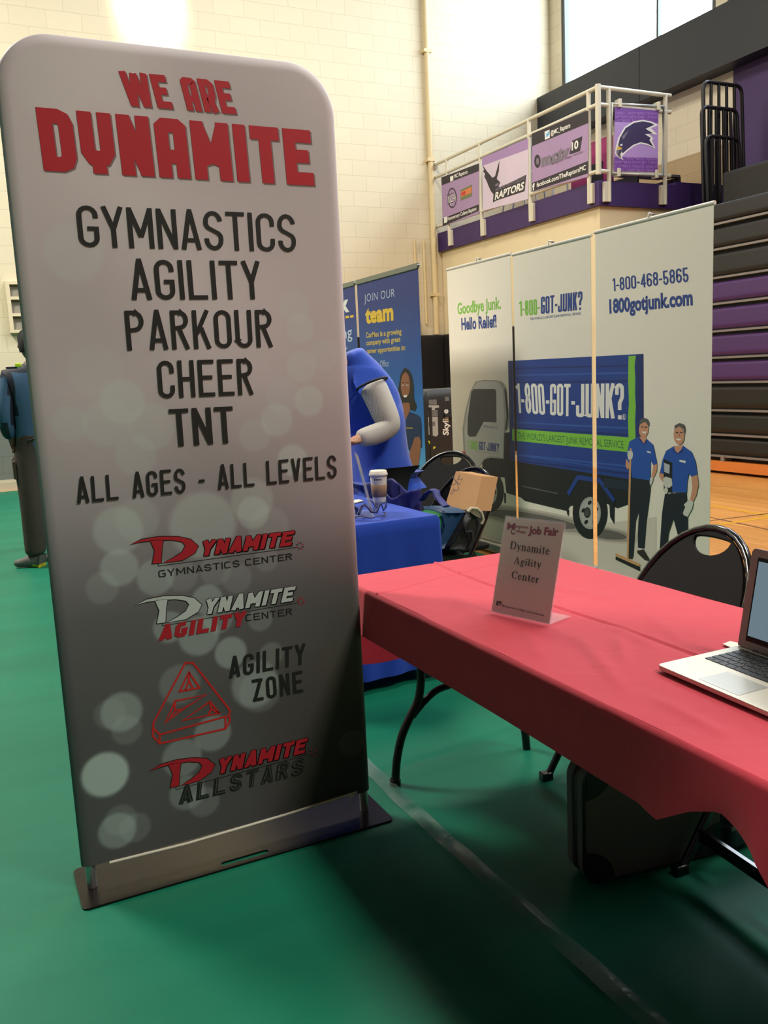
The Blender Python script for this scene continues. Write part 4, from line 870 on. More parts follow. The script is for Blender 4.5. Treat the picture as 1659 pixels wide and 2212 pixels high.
tag(b.build('floor_tape'), 'clear packing tape strip stuck along the green floor seam', 'tape')
# ------------------------------------------------------------------ white truck display: three roll-up panels
XJ = 3.5
VIN = mat('banner_vinyl_white', (236, 230, 214), .45, var=.015, scale=2)
JB = mat('print_truck_blue', (26, 62, 140), .5); JBD = mat('print_truck_blue_dark', (20, 44, 108), .5); JBL = mat('print_truck_blue_light', (48, 88, 168), .5); JG = mat('print_lime', (128, 196, 66), .5); JT = mat('print_text_blue', (34, 66, 140), .5)
JW = mat('print_bright_white', (232, 230, 222), .5); JK = mat('print_near_black', (24, 26, 30), .5); JC = mat('print_cab_grey', (192, 194, 190), .5); JC2 = mat('print_cab_shade', (160, 162, 158), .5); TEAL = mat('print_slogan_green', (30, 90, 70), .5)
SK = mat('print_skin', (206, 150, 118), .5); CAPm = mat('print_cap_grey', (88, 90, 88), .5); GLV = mat('print_glove', (206, 208, 196), .5); TRO = mat('print_trouser_navy', (28, 34, 44), .5); SHI = mat('print_shirt_blue', (34, 84, 172), .5); SHO = mat('print_shoe', (48, 38, 34), .5); TAN = mat('print_broom_tan', (206, 160, 108), .5)
cJ = (980, 740, 3.7705)
A = Art((XJ, 0, 0), (-1, 0, 0), cJ, .00003); A.k = 1
SHD = [mat('print_ground_shadow_%s' % n_, c_, .5) for n_, c_ in (('soft', (196, 188, 174)), ('mid', (160, 152, 142)), ('deep', (104, 98, 94)))]
A.poly([(-100, 1420), (300, 1330), (1000, 1500), (1650, 1420), (1650, 2200), (-100, 2200)], mat('print_ground', (212, 205, 190), .5))
for k, g_ in enumerate((1.25, 1.0, .72)):
    A.ell(640, 1440, 520*g_, 66*g_, SHD[k], .17); A.ell(1230, 1560, 250*g_, 52*g_, SHD[k], .15); A.ell(300, 1385, 130*g_, 40*g_, SHD[k], .2)
# chassis, body
A.poly([(415, 735), (455, 730), (468, 960), (1430, 1100), (1425, 1318), (1335, 1350), (1240, 1310), (950, 1330), (925, 1372), (850, 1355), (580, 1290), (545, 1260), (430, 1225), (415, 1100), (235, 1080), (232, 960), (300, 935), (410, 950)], JK)
A.poly([(443, 150), (1545, 92), (1548, 1100), (1425, 1112), (460, 962)], JB)
A.poly([(443, 150), (472, 149), (492, 962), (460, 962)], JBD); A.poly([(1487, 95), (1545, 92), (1548, 1100), (1490, 1110)], JBD)
for i, (y0, y1) in enumerate(((205, 180), (262, 240), (320, 305), (645, 690), (690, 745), (905, 1000), (955, 1060))):
    A.poly([(497, y0), (1422, y1), (1422, y1+16), (497, y0+10)], JBL if i % 2 else JBD)
A.line([(490, 912), (1425, 1045)], .006, JBL)
A.poly([(1425, 110), (1485, 107), (1474, 190), (1480, 300), (1478, 420), (1484, 520), (1478, 640), (1482, 775), (1425, 775), (1420, 600), (1428, 500), (1422, 300)], JG)
A.poly([(478, 702), (1425, 772), (1482, 772), (1428, 893), (478, 797)], JG)
A.text("THE WORLD'S LARGEST JUNK REMOVAL SERVICE", (525, 783), (1386, 863), (522, 730), TEAL, -.005)
kw = dict(w=.27, t=.105, gap=.035, style='block')
A.stext('1-800', (520, 573), (748, 588), (505, 333), JW, **kw); A.stext('-GOT-', (752, 590), (988, 603), (752, 336), JW, **kw)
A.stext('JUNK', (997, 607), (1312, 618), (997, 338), JW, **kw); A.stext('?', (1318, 624), (1390, 628), (1315, 332), JW, w=.27, t=.11)
A.line([(1389+14*math.cos(t*.5), 606+22*math.sin(t*.5)) for t in range(12)], .003, JW, True); A.text('R', (1382, 618), (1396, 620), (1382, 594), JW, .02)
# cab
A.poly([(178, 318), (240, 305), (350, 307), (396, 325), (428, 370), (446, 560), (446, 690), (412, 735), (408, 948), (300, 930), (250, 955), (215, 1010), (205, 1080), (105, 1050), (82, 900), (72, 700), (95, 560), (135, 400)], JC2)
A.poly([(186, 326), (240, 315), (345, 317), (376, 335), (400, 380), (410, 560), (408, 735), (402, 938), (300, 922), (244, 948), (208, 1005), (198, 1068), (118, 1045), (96, 900), (88, 700), (108, 560), (146, 405)], JC)
A.poly([(165, 378), (335, 378), (348, 390), (350, 650), (245, 645), (182, 765), (128, 768), (113, 740), (115, 620), (145, 400)], mat('print_cab_window', (36, 46, 50), .4))
A.poly([(412, 368), (432, 400), (446, 600), (430, 722), (420, 700), (432, 600), (418, 430)], JK); A.poly([(72, 885), (98, 890), (99, 936), (76, 936)], mat('print_lamp_red', (196, 70, 40), .5))
A.stext('1-800-', (118, 868), (204, 876), (118, 797), JG, w=.3, t=.12, gap=.05, style='block'); A.stext('GOT-JUNK?', (207, 873), (370, 893), (207, 806), JT, w=.3, t=.12, gap=.05, style='block'); A.text('1800gotjunk.com', (245, 690), (362, 702), (245, 670), JT, -.004)
A.text("THE WORLD'S LARGEST JUNK REMOVAL", (160, 886), (365, 912), (160, 878), mat('print_mid_grey', (130, 130, 128), .5), 0)
A.ell(300, 1215, 108, 165, JK); A.ell(300, 1215, 56, 104, mat('print_hub', (176, 176, 170), .5))
for a in range(5): A.ell(300+40*math.cos(a*1.257), 1215+72*math.sin(a*1.257), 9, 18, JK)
A.ell(300, 1215, 16, 34, JK)
A.ell(1112, 1385, 142, 214, JK); A.ell(1112, 1388, 88, 132, JC2); A.ell(1112, 1388, 76, 116, mat('print_hub', (176, 176, 170), .5))
for a in range(5): A.ell(1112+56*math.cos(a*1.257+.9), 1390+86*math.sin(a*1.257+.9), 14, 20, JK, .6)
A.ell(1090, 1385, 28, 44, JK); A.ell(1088, 1383, 20, 32, mat('print_hub_dark', (70, 70, 68), .5))
A.line([(932, 1237), (1012, 1098), (1190, 1122), (1310, 1290)], .030, JB); A.poly([(1270, 1310), (1312, 1290), (1309, 1480), (1275, 1420)], JK); A.poly([(920, 1360), (940, 1360), (938, 1415), (926, 1400)], JK); A.poly([(412, 1225), (424, 1228), (424, 1310), (414, 1305)], JK)
A.line([(555, 1168), (850, 1230)], .010, mat('print_step', (84, 84, 84), .5)); A.poly([(1225, 1105), (1425, 1130), (1425, 1205), (1225, 1180)], mat('print_navy_panel', (26, 40, 62), .5))
# lettering above
ktruck = A.k; A.k = 1
A.crop = (950, 420, 2.34)
A.text('Goodbye Junk.', (90, 606), (308, 576), (88, 550), JG, .02); A.text('Hello Relief!', (110, 684), (287, 670), (108, 626), JT, .03)
A.stext('1-800-', (403, 616), (505, 606), (401, 540), JG, w=.3, t=.12, gap=.05, style='block'); A.stext('GOT-JUNK?', (511, 605), (720, 582), (511, 518), JT, w=.3, t=.12, gap=.05, style='block')
A.text("THE WORLD'S LARGEST JUNK REMOVAL SERVICE", (455, 636), (712, 607), (455, 624), JT, -.005)
A.stext('1-800-468-5865', (876, 490), (1258, 440), (873, 425), JT, w=.40, t=.12, gap=.07); A.text('1800gotjunk.com', (858, 600), (1278, 556), (856, 532), JT, .035)
# two workers
A.k = ktruck
A.crop = (1260, 860, 5.267)
A.poly([(800, 765), (842, 745), (838, 830), (800, 915), (768, 960), (782, 880)], SK); A.poly([(488, 700), (530, 690), (528, 790), (505, 812), (484, 770)], SK)
A.poly([(548, 900), (770, 930), (765, 1060), (722, 1400), (698, 1710), (625, 1700), (622, 1540), (638, 1270), (600, 1400), (572, 1810), (520, 1825), (522, 1400)], TRO)
A.poly([(498, 640), (528, 492), (632, 438), (722, 462), (798, 530), (842, 742), (802, 768), (768, 705), (766, 938), (558, 905), (545, 780), (500, 700)], SHI); A.poly([(640, 440), (650, 470), (695, 520), (725, 468), (715, 440)], SK); A.poly([(632, 438), (655, 462), (692, 520), (700, 500), (722, 462), (728, 490), (695, 530), (640, 475)], JBD)
A.ell(690, 355, 54, 92, SK, .06); A.poly([(640, 300), (646, 250), (690, 222), (738, 240), (754, 285), (750, 322), (705, 268), (650, 300)], CAPm); A.poly([(668, 378), (722, 382), (712, 400), (680, 398)], JW)
A.line([(665, 325), (690, 330)], .006, SHO); A.line([(705, 330), (730, 330)], .006, SHO); A.line([(700, 335), (706, 362), (696, 366)], .004, mat('print_skin_dark', (160, 104, 80), .5))
A.poly([(725, 600), (770, 610), (770, 630), (728, 615)], JW); A.poly([(615, 1735), (690, 1720), (755, 1830), (745, 1852), (700, 1840), (620, 1765)], SHO); A.poly([(520, 1800), (570, 1800), (560, 1830), (520, 1825)], SHO)
A.line([(542, 570), (507, 1815)], .016, TAN); A.poly([(370, 1762), (650, 1885), (645, 1920), (372, 1800)], TAN); A.poly([(372, 1800), (645, 1918), (650, 1970), (370, 1836)], JK)
A.poly([(508, 600), (560, 600), (570, 640), (560, 690), (518, 700), (506, 650)], GLV); A.poly([(765, 905), (800, 900), (792, 950), (770, 1000), (758, 960)], GLV)
A.poly([(1232, 900), (1300, 870), (1315, 980), (1290, 1100), (1252, 1180), (1218, 1160), (1245, 1020)], SK); A.poly([(862, 850), (915, 830), (925, 920), (905, 950), (870, 900)], SK)
A.poly([(932, 1090), (1175, 1070), (1190, 1300), (1192, 1500), (1185, 1610), (1095, 1700), (1080, 1560), (1028, 1370), (975, 1530), (940, 1790), (935, 1840), (868, 1820), (880, 1600), (900, 1300)], TRO)
A.poly([(875, 850), (905, 700), (945, 600), (1035, 545), (1140, 540), (1235, 610), (1280, 720), (1302, 870), (1230, 892), (1205, 850), (1185, 960), (1180, 1075), (940, 1065), (935, 870)], SHI)
A.poly([(1035, 545), (1140, 540), (1120, 580), (1080, 625), (1050, 595)], SK); A.poly([(1022, 560), (1045, 600), (1080, 630), (1130, 590), (1145, 560), (1140, 610), (1080, 640), (1030, 605)], JBD)
A.ell(1092, 425, 60, 105, SK, -.04); A.poly([(1036, 375), (1045, 310), (1100, 283), (1150, 300), (1163, 345), (1158, 425), (1145, 350), (1095, 322), (1045, 350)], CAPm); A.poly([(1058, 460), (1120, 462), (1100, 482), (1070, 478)], JW)
A.line([(1055, 390), (1085, 392)], .006, SHO); A.line([(1108, 392), (1135, 392)], .006, SHO); A.line([(1094, 395), (1100, 432), (1088, 436)], .004, mat('print_skin_dark', (160, 104, 80), .5))
A.poly([(920, 690), (1018, 735), (1015, 1080), (920, 1050)], JK); A.poly([(922, 735), (988, 760), (985, 860), (925, 840)], mat('print_sheet', (180, 188, 196), .5)); A.poly([(1098, 700), (1170, 715), (1165, 740), (1100, 722)], JW)
A.poly([(910, 920), (940, 890), (1010, 915), (1018, 990), (985, 1020), (930, 1010)], GLV); A.ell(945, 1050, 22, 38, GLV)
A.poly([(1210, 1150), (1258, 1185), (1240, 1260), (1190, 1350), (1145, 1330), (1138, 1300), (1165, 1240), (1148, 1210), (1170, 1190)], GLV)
A.poly([(802, 1880), (850, 1830), (940, 1850), (935, 1895), (880, 1918), (830, 1915)], SHO)
art_b = A.b
def clip_art(ab, y0, y1, base):
    """the part of the printed artwork that lies on one panel"""
    bm = bmesh.new(); vs = [bm.verts.new(v) for v in ab.v]
    for f, k in zip(ab.f, ab.m):
        try: q = bm.faces.new([vs[i] for i in f]); q.material_index = k
        except ValueError: pass
    for yy, nrm in ((y0, (0, -1, 0)), (y1, (0, 1, 0))):
        g = list(bm.verts)+list(bm.edges)+list(bm.faces); bmesh.ops.bisect_plane(bm, geom=g, plane_co=(0, yy, 0), plane_no=nrm, clear_outer=True)
    g = list(bm.verts)+list(bm.edges)+list(bm.faces); bmesh.ops.bisect_plane(bm, geom=g, plane_co=(0, 0, .10), plane_no=(0, 0, -1), clear_outer=True)
    bm.verts.index_update(); off = len(base.v); base.v += [tuple(v.co) for v in bm.verts]
    for f in bm.faces: base.f.append([v.index+off for v in f.verts]); base.m.append(base.mi(ab.mats[f.material_index])); base.sm.append(False)
    bm.free()
m_chr = mat('rail_white', (206, 202, 190), .4)
for (y0, y1, zt_, lab) in ((5.135, 6.002, 2.13, 'white roll-up banner with truck cab and Goodbye Junk text, left of three'), (4.291, 5.108, 2.12, 'white roll-up banner with truck body and GOT-JUNK logo, middle of three'), (3.342, 4.250, 2.13, 'white roll-up banner with two workers and phone number, right of three')):
    t = empty('roll_up_banner', (XJ, (y0+y1)/2, 0), 0, lab, 'banner', 'white truck advert banners')
    b = MB(); b.grid(lambda u, v: (XJ+.001, y0+(y1-y0)*u, .085+(zt_-.085)*v), 2, 2, VIN, False); b.add([(XJ+.002, y0, .085), (XJ+.002, y1, .085), (XJ+.002, y1, zt_), (XJ+.002, y0, zt_)], [(3, 2, 1, 0)], VIN); clip_art(art_b, y0, y1, b); b.build('printed_panel', t)
    b = MB(); b.tube([(XJ+.004, y0-.004, zt_+.004), (XJ+.004, y1+.004, zt_+.004)], .011, m_chr, 10); r_ = b.build('top_rail', t)
    b = MB(); ym = (y0+y1)/2; b.tube([(XJ+.03, ym, .05), (XJ+.03, ym, zt_+.03)], .011, m_al, 10); b.build('pole', t)
    b = MB(); b.tube([(XJ+.03, ym, zt_+.028), (XJ-.004, ym, zt_+.034), (XJ-.006, ym, zt_+.012)], .005, m_al, 8); b.build('hook', r_)
    vs, fs = fillshape([rrect(-.05, .08, .012, .09, .02)], y1-y0, .002); b = MB(); b.add([(XJ+v.x, ym+v.z, v.y) for v in vs], fs, mat('base_silver', (150, 150, 146), .35, .6)); b.build('base', t, bevel=0)
    for s in (-1, 1): b = MB(); b.box(XJ-.14, XJ+.2, ym+s*.25-.015, ym+s*.25+.015, .001, .012, m_al); b.build('foot', t)
# ------------------------------------------------------------------ blue staff display
XC = 2.9
m_cb = bpy.data.materials.new('print_blue_fade'); m_cb.use_nodes = True; nt = m_cb.node_tree; g = nt.nodes.new('ShaderNodeNewGeometry'); sx = nt.nodes.new('ShaderNodeSeparateXYZ'); rp_ = nt.nodes.new('ShaderNodeValToRGB')
mr_ = nt.nodes.new('ShaderNodeMath'); mr_.operation = 'DIVIDE'; mr_.inputs[1].default_value = 2.2; nt.links.new(g.outputs['Position'], sx.inputs[0]); nt.links.new(sx.outputs[2], mr_.inputs[0]); nt.links.new(mr_.outputs[0], rp_.inputs[0]); nt.links.new(rp_.outputs[0], nt.nodes['Principled BSDF'].inputs['Base Color'])
e = rp_.color_ramp.elements; e[0].position = .25; e[0].color = lin((110, 180, 214)); e[1].position = .86; e[1].color = lin((34, 54, 124)); q = e.new(.45); q.color = lin((40, 120, 190)); q = e.new(.62); q.color = lin((30, 88, 160)); nt.nodes['Principled BSDF'].inputs['Roughness'].default_value = .5
CW = mat('print_pale_blue_white', (200, 214, 228), .5); CY_ = mat('print_yellow', (232, 190, 60), .5); CYT = mat('print_dull_yellow', (206, 178, 96), .5); HAIR = mat('print_hair', (30, 20, 18), .5); BSK = mat('print_brown_skin', (150, 92, 62), .5); NAV = mat('print_navy_shirt', (24, 40, 78), .5); KHA = mat('print_khaki', (196, 182, 150), .5)
A = Art((XC, 0, 0), (-1, 0, 0), (730, 540, 6.913), .00003); A.k = 1
A.text('JOIN OUR', (395, 780), (848, 700), (393, 660), CW, -.012, 1.1); A.text('team', (412, 1090), (830, 1035), (405, 860), CY_, .05)
A.text('CarMax is a growing', (418, 1310), (950, 1252), (415, 1235), CYT, .03); A.text('company with great', (424, 1424), (935, 1368), (424, 1350), CYT, .03); A.text('career opportunities in:', (428, 1545), (1008, 1490), (428, 1475), CYT, .03)
A.text('Business Office', (440, 1760), (755, 1738), (440, 1665), CW, -.005)
A.crop = (740, 720, 5.268)
A.poly([(635, 800), (615, 730), (640, 600), (660, 470), (690, 410), (715, 393), (755, 415), (790, 480), (812, 600), (812, 740), (845, 830), (830, 890), (770, 870), (700, 860), (650, 870)], HAIR)
A.poly([(690, 790), (665, 880), (650, 940), (690, 1030), (760, 900), (770, 860), (760, 790)], BSK)
A.poly([(650, 940), (700, 1030), (765, 895), (850, 925), (890, 960), (900, 1060), (905, 1300), (760, 1340), (690, 1200), (640, 1000)], NAV)
A.poly([(820, 1185), (870, 1175), (892, 1230), (880, 1400), (865, 1500), (745, 1510), (740, 1440), (770, 1330), (800, 1250)], BSK); A.poly([(740, 1510), (866, 1500), (866, 1565), (735, 1570)], NAV); A.poly([(728, 1585), (850, 1575), (852, 1625), (722, 1640)], HAIR); A.line([(728, 1590), (790, 1580)], .008, JW)
A.poly([(720, 1640), (855, 1620), (890, 1830), (930, 2200), (650, 2200), (690, 1800)], KHA)
A.ell(715, 590, 52, 145, BSK); A.poly([(662, 560), (668, 470), (700, 425), (725, 420), (680, 480)], HAIR); A.poly([(692, 706), (738, 702), (728, 726), (700, 728)], JW)
for x in (690, 738): A.ell(x, 590, 12, 9, JW); A.ell(x, 590, 6, 8, HAIR); A.line([(x-16, 562), (x+14, 560)], .005, HAIR)
A.line([(714, 600), (720, 650), (706, 655)], .004, mat('print_brown_dark', (104, 60, 42), .5)); A.text('CarMax', (728, 1085), (805, 1085), (728, 1068), CY_, .02)
A.ell(540, 600, 28, 90, HAIR); A.ell(535, 640, 20, 80, BSK)
art_c = A.b; 
A2 = Art((XC, 0, 0), (-1, 0, 0), (730, 540, 6.913), .00003); A2.k = 1
A2.text('CarMax', (-420, 1010), (170, 905), (-440, 800), JW, .06)
for x in range(-380, 220, 70): A2.poly([(x+2, 1030-(x+380)*.14+62), (x+55, 1030-(x+380)*.14+54), (x+55, 1030-(x+380)*.14+18), (x+2, 1030-(x+380)*.14+26)], CY_)
A2.text('is hiring', (-280, 1390), (215, 1305), (-290, 1225), CW, 0); A2.text('Apply today', (-300, 1560), (145, 1485), (-300, 1500), CW, 0)
for (y0, y1, ab, lab) in ((5.358, 6.372, art_c, 'blue roll-up staff banner reading JOIN OUR team, behind the person in a vest'), (6.415, 7.40, A2.b, 'blue roll-up banner mostly hidden behind the tall grey banner')):
    t = empty('roll_up_banner', (XC, (y0+y1)/2, 0), 0, lab, 'banner', 'blue staff recruiting banners'); zt_ = 2.065; ym = (y0+y1)/2
    b = MB(); b.add([(XC+.001, y0, .09), (XC+.001, y1, .09), (XC+.001, y1, zt_), (XC+.001, y0, zt_)], [(0, 1, 2, 3)], m_cb); b.add([(XC+.002, y0, .09), (XC+.002, y1, .09), (XC+.002, y1, zt_), (XC+.002, y0, zt_)], [(3, 2, 1, 0)], VIN); clip_art(ab, y0, y1, b); b.build('printed_panel', t)
    b = MB(); b.box(XC-.008, XC+.012, y0-.002, y1+.002, zt_-.005, zt_+.032, mat('rail_grey', (128, 128, 112), .5)); r_ = b.build('top_rail', t, bevel=.003)
    b = MB(); b.lathe([(0, -.006), (.009, -.006), (.011, .006), (0, .008)], m_al, (XC, y0-.012, zt_+.014), 10); b.build('end_cap', r_)
    b = MB(); b.tube([(XC+.03, ym, .05), (XC+.03, ym, zt_)], .011, m_al, 10); b.build('pole', t)
    vs, fs = fillshape([rrect(-.05, .08, .012, .09, .02)], y1-y0, .002); b = MB(); b.add([(XC+v.x, ym+v.z, v.y) for v in vs], fs, mat('base_silver', (150, 150, 146), .35, .6)); b.build('base', t)
# ------------------------------------------------------------------ blue covered table
m_blue = cloth_mat('blue_cloth', (22, 66, 176), .2, .08, .12)
BX0, BX1, BY0, BY1, BZ = 1.10, 1.84, 3.29, 5.12, .745
t = empty('folding_table', ((BX0+BX1)/2, (BY0+BY1)/2, 0), 0, 'folding table hidden under the floor-length blue cloth', 'table')
b = MB(); b.box(BX0+.01, BX1-.01, BY0+.01, BY1-.01, BZ-.04, BZ-.006, m_tt); b.build('tabletop', t)
for yy in (BY0+.2, BY1-.2):
    for xx in (BX0+.12, BX1-.12): b = MB(); b.tube([(xx, yy, 0), (xx, yy, BZ-.04)], .015, m_leg, 8); b.build('leg', t)
b = MB(); b.grid(lambda u, v: (BX0+.012+(BX1-BX0-.024)*u, BY0+.012+(BY1-BY0-.024)*v, BZ+.001*noise.noise(Vector((u*5, v*9, 3)))), 20, 40, m_blue)
def bskirt(u, v):
    P_ = [(BX0, BY1), (BX0, BY0), (BX1, BY0), (BX1, BY1)]; s = u*4 if u < 1 else 0; k = int(s) % 4; t_ = s-int(s); a, c_ = P_[k], P_[(k+1) % 4]
    x, y = a[0]+(c_[0]-a[0])*t_, a[1]+(c_[1]-a[1])*t_; L_ = (BY1-BY0) if k % 2 == 0 else (BX1-BX0); d0 = t_*L_; d1 = (1-t_)*L_; n0 = Vector(NRM[k]); nn = n0.copy()
    if d0 < .05: nn = n0*(.5+.5*d0/.05)+Vector(NRM[k-1])*(.5-.5*d0/.05)
    if d1 < .05: nn = n0*(.5+.5*d1/.05)+Vector(NRM[(k+1) % 4])*(.5-.5*d1/.05)
    nn.normalize()
    if v < .05: a_ = v/.05*PI/2; off = -.012+.012*math.sin(a_); z = BZ-.012+.012*math.cos(a_)
    else:
        q = (v-.05)/.95; z = (BZ-.012)*(1-q)+.065*q; cn = math.exp(-(min(d0, d1)/.08)**2)
        off = q*(.008+.010*math.sin(d0*17+k)+.006*math.sin(d0*41)+.008*cn)
    return (x+nn.x*off, y+nn.y*off, z)
b.grid(bskirt, 360, 18, m_blue); tag(b.build('tablecloth'), 'floor-length blue cloth over the table behind the red one', 'tablecloth')
# coffee cup
cp = atz(820, 1086, BZ); cz = BZ+.002
t = empty('coffee_cup', (cp.x, cp.y, cz), 0, 'white paper coffee cup with brown sleeve and lid on the blue cloth', 'cup')
m_cup = mat('cup_white', (216, 208, 192), .5); m_slv = mat('cardboard_sleeve', (150, 118, 88), .7, var=.05)
b = MB(); b.lathe([(0, 0), (.030, 0), (.031, .004), (.042, .135), (.042, .136), (0, .136)], m_cup, (cp.x, cp.y, cz)); b.build('cup_body', t)
b = MB(); b.lathe([(.0340, .030), (.0355, .031), (.0405, .088), (.0395, .089)], m_slv, (cp.x, cp.y, cz)); b.build('sleeve', t)
b = MB(); b.lathe([(.042, .132), (.046, .133), (.046, .142), (.043, .146), (.041, .156), (.038, .158), (.036, .154), (0, .154)], m_cup, (cp.x, cp.y, cz)); b.build('lid', t)
b = MB(); V = []; n = 20
dirv = Vector((-cp.x, -cp.y, 0)).normalized(); a0 = math.atan2(dirv.y, dirv.x)
b.grid(lambda u, v: (cp.x+(.0372+.0035*(v))*math.cos(a0-.55+.9*u), cp.y+(.0372+.0035*v)*math.sin(a0-.55+.9*u), cz+.088+.032*v), 8, 4, mat('logo_dark', (38, 48, 40), .5)); b.build('emblem', t)
# clear holder standing on the blue table, seen nearly edge-on
hp0 = atz(809, 1118, BZ+.002); hp1 = hp0+Vector((.19, .10, 0)).normalized()*.216
st2, p0b, upb, nnb, uvb = sign_holder('sign_holder', hp0, hp0+(Vector((.075, .205, 0))).normalized()*.216, .279, math.radians(12), 0, 'clear acrylic sign holder seen edge-on beside the coffee cup')
b = MB(); V = [p0b+uvb*.216*a+upb*.279*c_ for a, c_ in ((.02, .02), (.98, .02), (.98, .98), (.02, .98))]; b.add(V, [(0, 1, 2, 3)], mat('sheet_grey', (172, 166, 156), .6)); b.build('printed_sheet', st2)
b = MB(); lp = [atz(*p, BZ+.003) for p in ((740, 1085), (775, 1080), (785, 1083), (750, 1091))]; b.add(lp+[p+Vector((0, 0, .004)) for p in lp], [(3, 2, 1, 0), (4, 5, 6, 7), (0, 1, 5, 4), (1, 2, 6, 5), (2, 3, 7, 6), (3, 0, 4, 7)], mat('paper_plain', (220, 216, 200), .6)); tag(b.build('card_stack'), 'small stack of white cards on blue cloth beside the grey banner', 'cards')
# lanyards heaped on the near corner of the blue cloth
m_lan = mat('lanyard_navy', (24, 34, 92), .6)
b = MB(); rnd = random.Random(3); base_ = atz(768, 1122, BZ+.006)
for k in range(7):
    pts = []; a = rnd.uniform(0, 6.28); c0 = base_+Vector((rnd.uniform(-.12, -.02), rnd.uniform(-.02, .09), 0))
    for i in range(14): a += rnd.uniform(-.6, .7); c0 = c0+Vector((math.cos(a), math.sin(a), 0))*.022; c0.z = BZ+.010+.012*k*abs(math.sin(i*.8+k)); pts.append(c0.copy())
    b.tube(pts, .0065, m_lan, 6, flat=.35)
tag(b.build('lanyards'), 'tangle of navy lanyards on the near corner of the blue table', 'lanyards', kind='stuff')
tw = atz(757, 1098, BZ); b = MB(); b.lathe([(0, 0), (.035, 0), (.055, .12), (.052, .12), (.034, .004), (0, .004)], mat('blue_bucket', (44, 92, 186), .4), (tw.x-.02, tw.y+.05, BZ+.002), 16); tag(b.build('desk_cup'), 'blue plastic cup on the blue table at the edge of the grey banner', 'cup')
# fallen end of blue cloth is part of the skirt; tote bag, duffel, box
def blob(b, m, c_, sz, fn=None, nu=28, nv=18, T=None):
    def f(u, v):
        a = 2*PI*u; h = -PI/2+PI*v; p = Vector((math.copysign(abs(math.cos(h)*math.cos(a))**.6, math.cos(h)*math.cos(a))*sz[0], math.copysign(abs(math.cos(h)*math.sin(a))**.6, math.cos(h)*math.sin(a))*sz[1], math.copysign(abs(math.sin(h))**.7, math.sin(h))*sz[2]))
        p += p.normalized()*.02*noise.noise(p*9+Vector(c_)) if p.length else Vector()
        if fn: p = fn(p)
        if T: p = T @ p
        return p+Vector(c_)
    b.grid(f, nu, nv, m)
m_tote = mat('tote_blue', (26, 34, 112), .55, var=.12, scale=12, bump=.3)
TX_, TY_ = 1.94, 3.96
t = empty('tote_bag', (TX_, TY_, .50), 0, 'crumpled navy blue tote bag with open handles between blue table and duffel', 'bag')
tzt = atx(905, 1066, TX_).z; stl = tzt-.36
def totef(u, v):
    a = 2*PI*u; y = math.copysign(abs(math.sin(a))**.5, math.sin(a))*(.25+.02*v); x = math.copysign(abs(math.cos(a))**.5, math.cos(a))*.05
    q = noise.noise(Vector((x*8, y*8, v*3))); return Vector((TX_+x+.012*q, TY_+y+.02*q, stl+.36*v+(.03*math.sin(y*14)+.02*q)*v))
b = MB(); b.grid(totef, 60, 26, m_tote); b.build('bag_body', t, solid=.003)
b = MB(); hp = [atx(x, y, TX_+.02) for x, y in ((912, 1080), (922, 1066), (934, 1058), (942, 1060), (944, 1072), (956, 1086), (964, 1094))]; b.tube(hp, .02, m_tote, 8, flat=.3); b.build('handle', t)
b = MB(); b.box(TX_-.045, TX_+.022, TY_-.24, TY_+.10, 0.002, stl-.004, mat('grey_crate', (52, 52, 56), .6, var=.1)); tag(b.build('storage_crate', bevel=.01), 'dark crate under the navy tote bag, hidden behind the blue table', 'crate')
# duffel bag
Dc = atp(988, 1150, (2.2, 3.53, .6), (0, 1, 0)); 
t = empty('duffel_bag', (Dc.x, 3.53, 0), 0, 'bulging green, teal and black duffel bag on the floor by the chairs', 'bag')
m_gr = mat('bag_green', (22, 132, 62), .55, var=.08, bump=.3); m_te = mat('bag_teal', (26, 66, 104), .5, var=.12, bump=.3); m_bb = mat('bag_black', (20, 20, 22), .6, var=.1, bump=.3); m_pk = mat('bag_khaki', (122, 118, 96), .6)
BP = lambda px, py, y=3.53: aty(px, py, y)
def bagprism(nm, px, m, y0, y1, parent):
    V0 = [aty(x, y, y0) for x, y in px]; d = Vector((0, y1-y0, 0)); c0 = sum(V0, Vector())/len(V0); n = len(V0); b = MB(); rings = []
    for k, (q, sc_) in enumerate(((0, .80), (.06, .92), (.2, 1.0), (.5, 1.02), (.8, 1), (1, .9))): rings.append([c0+(v-c0)*sc_+d*q for v in V0])
    vs = [v for r in rings for v in r]; fs = [(i*n+k, i*n+(k+1) % n, (i+1)*n+(k+1) % n, (i+1)*n+k) for i in range(5) for k in range(n)]
    b.add(vs, fs, m, True); b.add(rings[0], [tuple(range(n))], m, True); b.add(rings[-1], [tuple(range(n))[::-1]], m, True)
    o = b.build(nm, parent); md = o.modifiers.new('w', 'WELD'); md.merge_threshold = .0005; md = o.modifiers.new('s', 'SUBSURF'); md.levels = 1; md.render_levels = 2; return o
bagprism('green_end', [(932, 1118), (958, 1104), (970, 1104), (962, 1150), (948, 1188), (930, 1195)], m_gr, 3.47, 3.63, t)
bagprism('teal_side', [(950, 1098), (975, 1100), (1020, 1098), (1016, 1140), (985, 1190), (940, 1198), (938, 1180), (958, 1135)], m_te, 3.46, 3.64, t)
bagprism('front_pocket', [(1018, 1104), (1036, 1108), (1040, 1130), (1032, 1165), (1010, 1196), (960, 1196), (978, 1170), (1000, 1130)], m_bb, 3.42, 3.60, t)
b = MB(); c_ = BP(1026, 1110, 3.44); b.tube([BP(1010, 1106, 3.42), BP(1018, 1098, 3.42), BP(1030, 1099, 3.42), BP(1040, 1108, 3.42), BP(1044, 1122, 3.42), BP(1040, 1132, 3.42)], .008, mat('strap_cream', (176, 168, 140), .6), 8); b.build('strap_trim', t)
